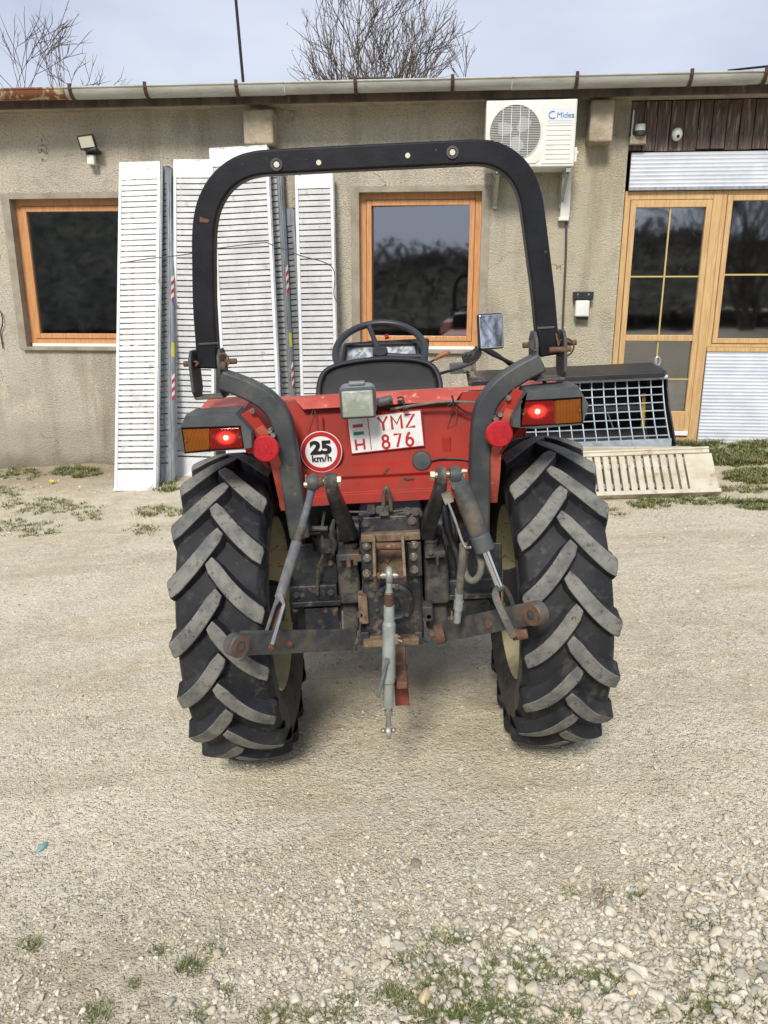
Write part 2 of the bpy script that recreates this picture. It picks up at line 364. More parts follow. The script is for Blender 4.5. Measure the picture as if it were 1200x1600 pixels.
# ================================================================== BUILDING
B = Thing('workshop_building', 'low rendered workshop building with orange timber windows, plank cladding and a pebbledash front', 'building', (0, 0, 0), WALL)
ZT = W(600, 133, -.36).z + .0
def wall_with_holes(x0, x1, z0, z1, holes, th):
    xs = sorted({x0, x1, *[h[0] for h in holes], *[h[1] for h in holes]}); zs = sorted({z0, z1, *[h[2] for h in holes], *[h[3] for h in holes]})
    mb = MB()
    solid = lambda i, j: 0 <= i < len(xs) - 1 and 0 <= j < len(zs) - 1 and not any(h[0] <= xs[i] + 1e-6 and xs[i + 1] <= h[1] + 1e-6 and h[2] <= zs[j] + 1e-6 and zs[j + 1] <= h[3] + 1e-6 for h in holes)
    for i in range(len(xs) - 1):
        for j in range(len(zs) - 1):
            if not solid(i, j): continue
            a, b, c, d = xs[i], xs[i + 1], zs[j], zs[j + 1]
            mb.add([(a, 0, c), (b, 0, c), (b, 0, d), (a, 0, d)], [(0, 1, 2, 3)])
            mb.add([(a, th, c), (b, th, c), (b, th, d), (a, th, d)], [(3, 2, 1, 0)])
            for di, dj, q in ((-1, 0, [(a, 0, c), (a, th, c), (a, th, d), (a, 0, d)]), (1, 0, [(b, 0, c), (b, th, c), (b, th, d), (b, 0, d)]),
                              (0, -1, [(a, 0, c), (b, 0, c), (b, th, c), (a, th, c)]), (0, 1, [(a, 0, d), (b, 0, d), (b, th, d), (a, th, d)])):
                if not solid(i + di, j + dj): mb.add(q, [(0, 1, 2, 3)])
    return mb
WL = (-3.74, -2.53, 1.115, 2.56); WM = (-0.245, 0.935, 1.105, 2.585)
XD0, XD1 = 2.245, 6.2
holes = [WL, WM, (XD0, XD1, -1.0, ZT)]
B.part('wall', wall_with_holes(-9.5, XD0, -1.0, ZT, holes[:2], .32), m_wall)
B.part('wall', wall_with_holes(XD1, 9.0, -1.0, ZT, [], .32), m_wall)
# cement reveals round the two window openings, proud of the pebbledash
for (a, b, c, d) in (WL, WM):
    mb = MB(); t = .075; e = .004
    mb.bb(a - t, a + e, -.006, .10, c - .02, d + .045); mb.bb(b - e, b + t, -.006, .10, c - .02, d + .045); mb.bb(a + e + .001, b - e - .001, -.008, .10, d - e, d + .05)
    B.part('plaster_surround', mb, m_reveal)
def window(x0, x1, z0, z1, w, mat, fw=.062, sash=.05, sill=True, bars=(), label=None, outer=True, skew=0):
    mb = MB()
    if outer:
        mb.bb(x0, x0 + fw, w, w + .07, z0, z1); mb.bb(x1 - fw, x1, w, w + .07, z0, z1)
        mb.bb(x0 + fw, x1 - fw, w, w + .07, z1 - fw, z1); mb.bb(x0 + fw, x1 - fw, w, w + .07, z0, z0 + fw * .8)
    f = B.part('window', mb, mat, bevel=.004)
    if label: f['label'] = label
    a, b, c, d = x0 + fw + .003, x1 - fw - .003, z0 + fw * .8 + .003, z1 - fw - .003
    s = MB(); w2 = w - .012
    s.bb(a, a + sash, w2, w2 + .079, c, d); s.bb(b - sash, b, w2, w2 + .079, c, d); s.bb(a + sash, b - sash, w2, w2 + .079, d - sash, d); s.bb(a + sash, b - sash, w2, w2 + .079, c, c + sash)
    B.part('sash', s, mat, parent=f, bevel=.005)
    g = MB(); g.box(((a + b) / 2, w2 + (.039 if skew else .031), (c + d) / 2), ((b - a) - 2 * sash + .012, .006, (d - c) - 2 * sash + .012), (0, 0, R(skew)))
    B.part('pane', g, m_glass, parent=f)
    if sill:
        q = MB(); q.bb(x0 + .03, x1 - .03, w - .035, w + .01, z0 - .028, z0 + .002); B.part('drip_strip', q, m_whst, parent=f)
        q = MB(); q.bb(x0 - .03, x1 + .03, -.045, .06, z0 - .062, z0 - .029); B.part('sill', q, m_reveal, parent=f, bevel=.004)
    return f, (a + sash, b - sash, c + sash, d - sash, w2)
window(WL[0], WL[1], WL[2] + .035, WL[3], .10, m_woodo)
window(WM[0], WM[1], WM[2] + .035, WM[3], .10, m_woodo, skew=-3.9)

# ---- glazed door and side window block
wd = .05
fx = [2.262, 3.035, 3.15]
zt = 2.57
mb = MB()
mb.bb(fx[0], fx[0] + .052, wd, wd + .10, .20, zt); mb.bb(fx[1] + .03, fx[2], wd, wd + .10, .20, zt); mb.bb(fx[0] + .052, fx[1] + .03, wd, wd + .10, zt - .075, zt)
mb.bb(fx[0] + .052, fx[1] + .03, wd, wd + .10, .20, .275)
B.part('door_frame', mb, m_wood, bevel=.004)
d0, d1, dz0, dz1 = fx[0] + .056, fx[1] + .025, .28, zt - .08
mb = MB(); st = .052; w2 = wd - .012
mb.bb(d0, d0 + st, w2, w2 + .06, dz0, dz1); mb.bb(d1 - st, d1, w2, w2 + .06, dz0, dz1)
mb.bb(d0 + st, d1 - st, w2, w2 + .06, dz1 - .065, dz1); mb.bb(d0 + st, d1 - st, w2, w2 + .06, 1.205, 1.262); mb.bb(d0 + st, d1 - st, w2, w2 + .06, dz0 + .05, dz0 + .24)
door = B.part('door', mb, m_wood, bevel=.005)
q = MB(); q.bb(d0 + .01, d1 - .01, w2 - .018, w2 + .04, dz0 + .002, dz0 + .046); B.part('weather_bar', q, m_whst, parent=door)
q = MB(); q.bb(d0 + st - .005, d1 - st + .005, w2 + .03, w2 + .036, 1.255, dz1 - .06); B.part('pane', q, m_glass, parent=door)
q = MB(); q.bb(d0 + st - .005, d1 - st + .005, w2 + .03, w2 + .036, dz0 + .235, 1.21); B.part('pane', q, m_glass, parent=door)
xm = (d0 + d1) / 2
m_gb = M('gold_glazing_bar', lin(200, 180, 120), .4, metal=.3)
q = MB(); q.bb(xm - .007, xm + .007, w2 + .021, w2 + .029, 1.263, dz1 - .066); q.bb(d0 + st, d1 - st, w2 + .018, w2 + .0205, 1.80, 1.814)
q.bb(xm - .007, xm + .007, w2 + .021, w2 + .029, dz0 + .241, 1.204); q.bb(d0 + st, d1 - st, w2 + .018, w2 + .0205, .83, .844); B.part('glazing_bar', q, m_gb, parent=door)
q = MB(); q.cyl((d1 - .035, w2 - .03, 1.30), (d1 - .035, w2, 1.30), .012); q.cyl((d1 - .035, w2 - .03, 1.30), (d1 - .13, w2 - .03, 1.30), .008)
# side window
f, (a, b, c, d, w2) = window(fx[2] + .001, fx[2] + 1.55, 1.15, zt, wd, m_wood, fw=.04, sash=.048, sill=False, label='pine window beside the glazed door')
q = MB(); q.bb(a, b, w2 + .018, w2 + .024, 1.815, 1.83); B.part('glazing_bar', q, m_gb, parent=f)
window(fx[2] + 1.553, XD1 - .01, 1.15, zt, wd, m_wood, fw=.05, sash=.055, sill=False)
q = MB(); q.bb(fx[2] + .001, XD1 - .01, wd - .02, wd + .08, 1.105, 1.148); B.part('window_rail', q, m_wood, bevel=.004)
def corrugated(x0, x1, z0, z1, w, name='corrugated_panel', pitch=.034, amp=.0035):
    n = int((z1 - z0) / pitch * 6); vs, fs = [], []
    for i in range(n + 1):
        z = z0 + (z1 - z0) * i / n; ph = (z - z0) / pitch * 2 * math.pi
        y = w - amp * max(-.35, math.cos(ph)); vs += [(x0, y, z), (x1, y, z)]
    for i in range(n): fs.append((2 * i, 2 * i + 1, 2 * i + 3, 2 * i + 2))
    m = MB(); m.add(vs, fs); m.bb(x0, x1, w + .01, w + .03, z0, z1); return m
B.part('corrugated_panel', corrugated(2.285, 6.19, 2.60, 2.895, .02), m_corr)
B.part('corrugated_panel', corrugated(3.155, 6.19, .215, 1.10, .025), m_corr)
q = MB(); q.bb(2.28, 6.19, .005, .04, 2.572, 2.598); B.part('panel_trim', q, m_alu2)
x = 2.25; k = 0
while x < 6.10:                                                # plank cladding above the door
    w_ = .125 + random.uniform(-.008, .01)
    m = MB(); m.bb(x, x + w_ - .008, .012 + random.uniform(0, .014), .05, 2.915 + random.uniform(-.01, .006), ZT - .09); B.part('cladding_board', m, m_board); x += w_
q = MB(); q.bb(2.25, 6.19, .055, .12, 2.90, ZT); B.part('cladding_backing', q, m_dark)
# interior
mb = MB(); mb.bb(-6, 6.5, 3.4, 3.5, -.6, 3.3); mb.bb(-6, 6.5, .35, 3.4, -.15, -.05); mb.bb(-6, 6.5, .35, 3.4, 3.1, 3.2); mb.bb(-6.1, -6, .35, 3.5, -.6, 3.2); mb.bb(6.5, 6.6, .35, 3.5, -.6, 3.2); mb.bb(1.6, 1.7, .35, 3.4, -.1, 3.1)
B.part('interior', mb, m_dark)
# roof
ge = W(600, 133, -.36)
mb = MB(); mb.bb(-9.6, 9.2, -.28, 5, ZT + .012, ZT + .06); B.part('roof', mb, m_roofc)
mb = MB(); mb.bb(-9.6, 9.2, -.28, -.003, ZT - .085, ZT + .01); B.part('eaves_slab', mb, m_conc)
mb = MB(); mb.bb(-9.6, 9.2, -.315, -.283, ZT - .115, ZT + .055); B.part('fascia', mb, m_soff)
for px0, px1, py0, py1, lb in ((381, 425, 166, 226, None), (920, 962, 150, 222, None)):
    a = W(px0, py1, -.22); b = W(px1, py0, -.22)
    mb = MB(); n0 = 1
    mb.bb(a.x, b.x, -.22, .0, a.z, b.z - .02)
    o = B.part('beam_end', mb, m_conc, bevel=.02, seg=3)
# gutter
rg = .078; gy, gz = -.41, ge.z + .008
def arc(r, x): return [(x, gy + r * math.cos(a), gz + r * math.sin(a)) for a in [math.pi + math.pi * i / 12 for i in range(13)]]
def half(x0, x1, r=rg, mat=m_gutter, sag=0):
    m = MB(); A, Bq = arc(r, x0), arc(r, x1); A2, B2 = arc(r - .006, x0), arc(r - .006, x1); n = 13
    vs = A + Bq + A2 + B2; fs = []
    for k in range(12):
        fs += [(k, k + 1, n + k + 1, n + k), (2 * n + k, 3 * n + k, 3 * n + k + 1, 2 * n + k + 1)]
    m.add(vs, fs); m.tube([(x0, gy - r, gz), (x1, gy - r, gz)], .009, 8); m.bb(x0, x1, gy + r - .006, gy + r, gz, gz + .02)
    return m
gx = [-9.5, W(107, 155, -.42).x, W(446, 140, -.42).x, W(800, 128, -.42).x, W(1170, 120, -.42).x, 9.1]
for i in range(5):
    o = B.part('gutter', half(gx[i], gx[i + 1] - .004, rg + (.004 if i % 2 else 0)), m_gutrust if i == 0 else m_gutter, smooth=40)
    if i == 0: o['label'] = 'rust-stained gutter length at the left'
for p in (-60, 112, 229, 371, 556, 707, 900, 1077, 1192, 1320):
    x = W(p, 135, -.45).x; m = MB()
    P = [(x, gy + (rg + .010) * math.cos(a), gz + (rg + .010) * math.sin(a)) for a in [math.pi * 0.93 + math.pi * 1.1 * i / 12 for i in range(13)]]
    m.ribbon(P + [(x, gy + rg + .02, gz + .05)], .006, .03, (1, 0, 0)); m.bb(x - .014, x + .014, gy - rg - .016, gy - rg - .002, gz - .02, gz + .03)
    B.part('gutter_bracket', m, m_brk)
# window interiors: things seen faintly through the glass
t = Thing('leaning_grey_pipe', 'grey pipe leaning inside behind the glass of the left orange window', 'pipe', (-2.95, 1.0, -.05), WALL)
t.part('pipe', MB().cyl((-3.72, .5, 2.7), (-3.15, .9, -.05), .06), m_alu2, smooth=40)
t = Thing('orange_crate', 'orange slotted plastic crate inside the door, low behind the glass', 'crate', (2.47, .6, .3), WALL)
m = MB(); m.bb(2.4, 2.75, .5, .52, .95, 1.18); t.part('front_wall', m, M('orange_plastic', lin(210, 90, 50), .5), bevel=.006)
m = MB()
for i in range(4): m.bb(2.44, 2.56, .49, .498, .99 + i * .045, 1.01 + i * .045)
t.part('slot_row', m, m_ink); t.part('back_wall', MB().bb(2.4, 2.75, .85, .87, .95, 1.18), MC['orange_plastic']); t.part('side_wall', MB().bb(2.4, 2.42, .52, .85, .95, 1.18), MC['orange_plastic'])
t.part('side_wall', MB().bb(2.73, 2.75, .52, .85, .95, 1.18), MC['orange_plastic']); t.part('stand', MB().bb(2.38, 2.78, .48, .9, -.05, .945), m_dark)
t = Thing('pale_leaning_board', 'pale board standing inside behind the lower door glass', 'board', (2.9, .4, 0), WALL)
t.part('board', MB().box((2.93, .45, .5), (.12, .03, 1.0), (R(-6), 0, 0)), m_acw)

# ================================================================== wall-mounted things
# air conditioner
a = W(757, 262, -.42); b = W(903, 154, -.42); ax0, ax1, az0, az1 = a.x, b.x, a.z, b.z
A = Thing('air_conditioner', 'white outdoor air conditioner unit with a round fan grille mounted high on the wall', 'air conditioner', ((ax0 + ax1) / 2, -.05, az0), WALL)
A.part('casing', MB().bb(ax0, ax1, -.42, -.10, az0, az1), m_acw, bevel=.012, seg=3)
cc = W(805, 207, -.43); cr = .222; xs = ax0 + (ax1 - ax0) * .635
m = MB(); nn = 48                                            # raised square bezel with a round opening
sq = (ax0 + .03, xs - .02, az0 + .03, az1 - .03)
vs, fs = [], []
for k in range(nn):
    an = 2 * math.pi * k / nn; cx, sz = math.cos(an), math.sin(an)
    tt = min(abs(((sq[1] - cc.x) if cx > 0 else (cc.x - sq[0])) / (abs(cx) + 1e-9)), abs(((sq[3] - cc.z) if sz > 0 else (cc.z - sq[2])) / (abs(sz) + 1e-9)))
    for yy in (-.428, -.4205): vs += [(cc.x + cx * cr, yy, cc.z + sz * cr), (cc.x + cx * tt, yy, cc.z + sz * tt)]
for k in range(nn):
    j = (k + 1) % nn
    fs += [(4 * k, 4 * k + 1, 4 * j + 1, 4 * j), (4 * k + 1, 4 * k + 3, 4 * j + 3, 4 * j + 1), (4 * k, 4 * j, 4 * j + 2, 4 * k + 2)]
m.add(vs, fs); A.part('fan_bezel', m, m_acw)
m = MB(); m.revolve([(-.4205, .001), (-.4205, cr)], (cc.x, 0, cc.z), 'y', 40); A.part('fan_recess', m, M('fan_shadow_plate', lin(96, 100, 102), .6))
m = MB()
for k in range(3):
    an = k * 2.094 + .5; P = [(cc.x + r_ * math.cos(an + r_ * 2.2), -.4235, cc.z + r_ * math.sin(an + r_ * 2.2)) for r_ in (.03, .07, .11, .15)]
    m.ribbon(P, [.05, .09, .11, .09], .003)
A.part('fan_blades', m, M('grey_fan_plastic', lin(168, 172, 172), .5))
m = MB()
for k in range(33):
    z = cc.z - cr + 2 * cr * (k + .5) / 33; h = math.sqrt(max(0, cr ** 2 - (z - cc.z) ** 2))
    P = [(cc.x + h * q, -.434 - .014 * (1 - q * q), z) for q in (-1, -.5, 0, .5, 1)]; m.tube(P, .0021, 5)
for q in (-.5, -.17, .17, .5): 
    h = math.sqrt(cr ** 2 - (q * cr) ** 2); m.tube([(cc.x + q * cr, -.436 - .014 * (1 - q * q - s_ * s_ * .8), cc.z + h * s_) for s_ in (-1, -.5, 0, .5, 1)], .003, 5)
m.tube([(cc.x + cr * math.cos(2 * math.pi * k / 40), -.432, cc.z + cr * math.sin(2 * math.pi * k / 40)) for k in range(40)], .004, 6, closed=True)
A.part('fan_grille', m, m_acw)
m = MB(); m.bb(xs, ax1 - .012, -.4275, -.4205, az0 + .025, az1 - .02); pn = A.part('front_panel', m, m_acw, bevel=.003)
m = MB()
for k in range(9): m.bb(xs + .03, ax1 - .04, -.4305, -.4278, az0 + .06 + k * .038, az0 + .064 + k * .038)
A.part('louvre_lines', m, M('grey_line', lin(178, 180, 176), .5), parent=pn)
lx = (xs + ax1) / 2 + .01; lz = az1 - .13
A.part('badge', MB().bb(xs + .04, ax1 - .045, -.4300, -.4278, lz - .06, lz + .06), M('badge_grey', lin(208, 214, 220), .4), parent=pn)
pb = Vector((lx, -.4315, lz)) - A.b
m_bl = M('badge_blue', lin(44, 110, 170), .4)
text('badge_lettering', 'Midea', .062, m_bl, pn, facing(pb + Vector((.035, 0, 0))), bold=0)
m = MB(); P = [(lx - .075 + .032 * math.cos(q), -.4318, lz + .004 + .028 * math.sin(q)) for q in [1.1 + 4.4 * k / 20 for k in range(21)]]; m.tube(P, .004, 5); A.part('badge_swirl', m, m_bl, parent=pn)
m = MB(); m.bb(ax1 + .001, ax1 + .035, -.33, -.16, az0 + .05, az0 + .17); m.cyl((ax1 + .035, -.28, az0 + .13), (ax1 + .05, -.28, az0 + .13), .02); A.part('valve_cover', m, m_acw, bevel=.006)
for px in (778, 886):
    x = W(px, 262, -.3).x; m = MB(); m.bb(x - .02, x + .02, -.40, -.001, az0 - .042, az0 - .002); m.bb(x - .02, x + .02, -.035, -.002, az0 - .30, az0 - .043); m.ribbon([(x, -.36, az0 - .05), (x, -.04, az0 - .26)], .02, .03, (1, 0, 0))
    A.part('bracket', m, m_gutter, bevel=.002)
# pipe duct and cable
c0 = W(888, 262, -.04); c1 = W(880, 341, -.04)
t = Thing('pipe_duct', 'white plastic pipe duct running down the wall under the air conditioner', 'duct', (c1.x, 0, c1.z), WALL)
t.part('duct_cover', MB().box(((c0 + c1) / 2), (.085, .06, c0.z - c1.z), (0, 0, 0)), m_acw, bevel=.006)
t.part('end_cap', MB().box(c1 - Vector((0, 0, .008)), (.095, .07, .03)), m_acw, bevel=.004)
t = Thing('drain_cable', 'thin dark cable running down the wall below the white duct', 'cable', (c1.x, 0, .3), WALL)
P = [W(885, 345, -.02), W(884, 400, -.02), W(881, 470, -.02), W(878, 540, -.02), W(876, 600, -.02)]
t.part('cable', MB().tube(catmull(P, 4), .011, 8), M('dark_conduit', lin(70, 66, 62), .6), smooth=50)
# flood light
fl = W(139, 238, -.1)
t = Thing('flood_light', 'small flood light with a motion sensor on the wall above the left window', 'flood light', (fl.x, 0, fl.z - .1), WALL)
rt = Euler((R(22), R(-8), R(10))).to_matrix()
hc = W(136, 222, -.16)
t.part('lamp_body', MB().box(hc, (.155, .035, .125), rt), m_hoseblk, bevel=.008)
t.part('lamp_glass', MB().box(hc - rt @ Vector((0, .0195, -.005)), (.125, .004, .095), rt), m_cap)
m = MB(); m.box(W(145, 236, -.09), (.12, .12, .03), (R(-10), 0, 0)); m.box(W(141, 245, -.03), (.06, .06, .09)); t.part('mounting_arm', m, m_hoseblk, bevel=.004)
m = MB(); m.box(W(143, 250, -.07), (.075, .06, .09)); t.part('sensor_box', m, m_acw, bevel=.01)
# siren and ball camera on the boards
c = W(1000, 205, -.07)
t = Thing('alarm_siren', 'small white and green siren on a bracket against the dark boards', 'siren', (c.x, 0, c.z - .1), WALL)
t.part('base_block', MB().box(c + Vector((-.01, .03, -.07)), (.14, .06, .07)), m_conc, bevel=.004)
m = MB(); m.cyl(c + Vector((0, 0, -.035)), c + Vector((0, 0, .0)), .05, 20); t.part('body', m, M('dark_green_band', lin(50, 60, 50), .5), smooth=40)
t.part('cap', MB().cyl(c + Vector((0, 0, .001)), c + Vector((0, 0, .055)), .047, 20, r1=.043), M('pale_green_plastic', lin(206, 220, 206), .4), smooth=40)
t.part('cable', MB().tube(catmull([c + Vector((0, .02, -.045)), c + Vector((-.06, .03, -.03)), c + Vector((-.065, .03, .05)), c + Vector((-.06, .035, .18))], 5), .008, 6), m_acw, smooth=50)
c = W(1058, 210, -.05)
t = Thing('ball_camera', 'small white ball shaped camera hanging on the dark boards', 'camera', (c.x, 0, c.z - .05), WALL)
m = MB(); m.revolve([(-.055, .001), (-.05, .02), (-.03, .04), (0, .048), (.03, .042), (.05, .026), (.056, .001)], c, 'z', 24); t.part('shell', m, m_acw, smooth=50)
t.part('mount', MB().cyl(c + Vector((0, .02, .0)), (c.x, .012, c.z), .03, 16), m_acw); t.part('lens', MB().sphere(c + Vector((0, -.034, -.02)), .016, 8), m_ink)
# wall lamp by the door
a = W(911, 462, -.05)
t = Thing('wall_lamp', 'small wall lamp with black top bracket and white body left of the door', 'wall lamp', (a.x, 0, a.z - .2), WALL)
t.part('bracket', MB().box(a + Vector((0, .0, 0)), (.185, .09, .075)), m_hoseblk, bevel=.006)
t.part('body', MB().box(W(909, 482, -.06), (.13, .09, .15)), m_acw, bevel=.012)
t.part('diffuser', MB().box(W(909, 497, -.05), (.12, .07, .03)), m_glass, bevel=.008)
for k, (bx, by) in enumerate(((903, 460), (920, 460))): t.part('screw', MB().cyl(W(bx, by, -.0955), W(bx, by, -.099), .009), m_bolt)
# loose cable at far left
t = Thing('hanging_cable', 'short black cable hanging loose on the wall at the left edge', 'cable', W(3, 540), WALL)
t.part('cable', MB().tube(catmull([W(-6, 480, -.02), W(2, 490, -.03), W(4, 505, -.03), W(1, 520, -.02), W(5, 545, -.02)], 5), .006, 6), m_hoseblk, smooth=50)
# roof things
p = at(377, 124, 8.1)
t = Thing('roof_antenna', 'tall thin dark antenna rod standing on a flat plate on the roof', 'antenna', (p.x, p.y, ZT + .06))
t.part('base_plate', MB().box((p.x, p.y, ZT + .085), (.34, .3, .05)), M('roof_slate', lin(92, 92, 96), .8), bevel=.006)
t.part('mast', MB().cyl((p.x + .02, p.y, ZT + .11), (p.x - .10, p.y, 5.9), .014, 10), m_ink)
p = at(580, 118, 8.0)
t = Thing('roof_vent', 'flat black vent cover standing on the roof edge at centre', 'vent', (p.x, p.y, ZT + .06))
t.part('cover', MB().box((p.x, p.y, ZT + .135), (.40, .3, .035)), m_ink, bevel=.006); t.part('neck', MB().box((p.x, p.y, ZT + .09), (.28, .2, .065)), m_dark)
a = at(1138, 110, 9); b = at(1290, 84, 9)
t = Thing('overhead_cable', 'black overhead cable coming off the roof at the right', 'cable', a)
t.part('cable', MB().tube([a - Vector((0, 0, .3)), a, (a + b) / 2 - Vector((0, 0, .03)), b, b + Vector((4, 0, 1.2))], .012, 6), m_ink)

# ================================================================== loading ramps
DIRS = {}
def ramp(name_label, pb, pt, width, L=None, thick=.075, pitch=.052, mat=m_alu, yaw=0, end=.16, base_plate=.20, stickers=False, group='aluminium loading ramps leaning on the wall', rails=m_alu, side_on=False):
    """pb, pt: world centre of foot and top; deck faces the yard"""
    ax = (pt - pb); L = ax.length; ax = ax.normalized()
    xd = (WALL.to_3x3() @ Vector((1, 0, 0)));
    if yaw: xd = Matrix.Rotation(yaw, 3, 'Z') @ xd
    xd = (xd - ax * xd.dot(ax)).normalized(); yd = ax.cross(xd).normalized()
    Fm = Matrix((xd, yd, ax)).transposed().to_4x4(); Fm.translation = pb
    t = Thing('loading_ramp', name_label, 'ramp', (0, 0, 0), Fm, group)
    hw = width / 2; rw = .028
    for s_ in (-1, 1):
        m = MB(); m.bb(s_ * hw, s_ * (hw - rw), 0, thick * 1.05, .02, L - .01); m.bb(s_ * (hw + .006), s_ * hw, .02, thick * .8, .02, L - .01)
        t.part('side_rail', m, rails, bevel=.002)
    m = MB(); n = int((L - end - base_plate) / pitch)
    for i in range(n):
        z = base_plate + (i + .5) * (L - end - base_plate) / n; j = random.uniform(-.0025, .0025)
        m.box((0, .014, z), (width - 2 * rw - .003, .020, pitch * .77), (R(7 + random.uniform(-1.3, 1.3)), 0, j * 1.6))
    t.part('deck', m, mat)
    m = MB()
    for i in range(n // 3): m.bb(-hw + rw, hw - rw, .045, .07, base_plate + i * pitch * 3, base_plate + i * pitch * 3 + .02)
    m.bb(-hw * .4, -hw * .3, .03, .06, .1, L - .1); m.bb(hw * .3, hw * .4, .03, .06, .1, L - .1); t.part('stiffener', m, m_alu2)
    m = MB(); m.bb(-hw + rw, hw - rw, .008, .02, .0, base_plate - .01); m.box((0, -.006, .01), (width * .98, .03, .03)); t.part('foot_plate', m, rails)
    m = MB(); m.bb(-hw + .003, hw - .003, -.004, .0, L - end, L); m.box((0, .03, L + .001), (width - .01, .075, .006)); t.part('hook_plate', m, rails)
    if stickers:
        X = hw + .0075
        for z0, z1, mt, nm in ((L * .57, L * .65, 'rw', 'warning_sticker'), (L * .40, L * .445, m_yel, 'label_sticker'), (L * .26, L * .34, 'rw', 'warning_sticker')):
            m = MB()
            if mt == 'rw':
                for k in range(6):
                    m.cur = k % 2; za, zb = z0 + (z1 - z0) * k / 6, z0 + (z1 - z0) * (k + 1) / 6
                    m.prism([(X - .001, .022, za), (X - .001, .055, za + .03), (X - .001, .055, zb + .03), (X - .001, .022, zb)], (.002, 0, 0))
                t.part(nm, m, [m_redst, m_whst])
            else: m.bb(X - .001, X + .001, .022, .055, z0, z1); t.part(nm, m, mt)
    return t
def lean(pxb, pyb, pxt, pyt, wtop):
    g = G(pxb, pyb); q = WALL @ W(pxt, pyt, wtop); return g, q
RD = 'leaning on the rendered wall'
g, q = lean(211, 766, 218, 254, -.20); ramp('white slatted ramp nearest the left window, leaning in front of another ramp', g, q, .40)
g, q = lean(252, 760, 253, 262, -.10); ramp('ramp seen edge-on behind the leftmost white ramp, with striped stickers on its side', g + Vector((0, .1, 0)), q, .16, mat=m_alu2, rails=m_alu2, stickers=True, yaw=R(-24), thick=.06)
g, q = lean(303, 745, 303, 250, -.16); ramp('wide white slatted ramp left of the roll bar post, dotted down its left rail', g, q, .40)
g, q = lean(398, 742, 372, 230, -.25); r1 = ramp('tallest white slatted ramp, framed inside the roll bar at its left', g, q, .55)
g, q = lean(452, 729, 424, 240, -.12); ramp('narrow ramp seen edge-on just right of the tallest ramp, with a yellow sticker', g, q, .14, rails=m_alu2, stickers=True, yaw=R(-24))
g, q = lean(474, 728, 447, 326, -.07); ramp('short dull grey ramp between the tallest ramp and the last white one', g, q, .16, rails=m_alu2, mat=m_alu2, yaw=R(-20))
g, q = lean(501, 731, 490, 266, -.16); ramp('white slatted ramp farthest right, leaning beside the middle window', g, q, .36)
g, q = lean(276, 742, 270, 345, -.06); ramp('short dark-edged ramp tucked behind the gap right of the leftmost pair', g, q, .16, rails=m_alu2, mat=m_alu2, yaw=R(12))
# wire tied across the ramps
wp = [(194, 412, 7.42), (240, 405, 7.42), (262, 403, 7.5), (300, 398, 7.42), (340, 390, 7.35), (412, 381, 7.3), (428, 384, 7.3), (470, 400, 7.35), (520, 418, 7.45), (523, 460, 7.5), (528, 472, 7.5)]
t = Thing('tie_wire', 'thin wire strung across the fronts of the leaning ramps', 'wire', at(340, 390, 7.35))
t.part('wire', MB().tube(catmull([at(*p) - Vector((0, .12, 0)) for p in wp], 5), .0045, 5), m_wire, smooth=60)
t = Thing('blue_strap', 'scrap of blue strap hanging between the left ramps', 'strap', at(268, 480, 7.6))
t.part('strap', MB().ribbon(catmull([at(262, 487, 7.65), at(268, 478, 7.6), at(274, 470, 7.6)], 4), .025, .004), m_blue)

# the ramp lying on the ground at the right, and the strip behind it
def lying():
    a = G(938, 781); b = G(1124, 775)
    u = (b - a).normalized(); a = a - u * .55; L = (b - a).length
    v = Vector((0, .27, .29)); v = (v - u * v.dot(u)).normalized(); n = u.cross(v).normalized()
    Fm = Matrix((u, v, n)).transposed().to_4x4(); Fm.translation = a + n * .06
    t = Thing('loading_ramp', 'weathered slatted ramp lying on its side on the ground below the mesh bucket', 'ramp', (0, 0, 0), Fm, 'aluminium ramps lying by the bucket')
    H = .385
    m = MB(); m.bb(0, L, 0, .035, -.05, .01); t.part('side_rail', m, m_aludirty, bevel=.003)
    m = MB(); m.bb(0, L - .03, H - .035, H, -.05, .01); m.bb(0, L - .03, H - .006, H + .012, -.05, .02); t.part('side_rail', m, m_aludirty, bevel=.003)
    m = MB(); x = .03
    while x < L - .24: m.box((x + .03, H / 2, -.012), (.044, H - .072, .018), (0, R(6), 0)); x += .062
    t.part('deck', m, m_aludirty)
    m = MB(); m.bb(L - .22, L - .012, .037, H - .037, -.018, -.004); t.part('end_plate', m, m_aludirty)
    m = MB(); m.bb(.05, L - .3, .08, .12, -.06, -.035); m.bb(.05, L - .3, .26, .30, -.06, -.035); t.part('stiffener', m, m_alu2)
lying()
a = at(900, 700, 6.08); b = at(1082, 697, 6.08)
t = Thing('flat_aluminium_strip', 'narrow pale aluminium strip lying along the top behind the grounded ramp', 'strip', (a.x, a.y, .2))
t.part('strip', MB().bb(a.x - .3, b.x, a.y - .03, a.y + .03, a.z - .40, a.z + .01), m_aludirty, bevel=.004)

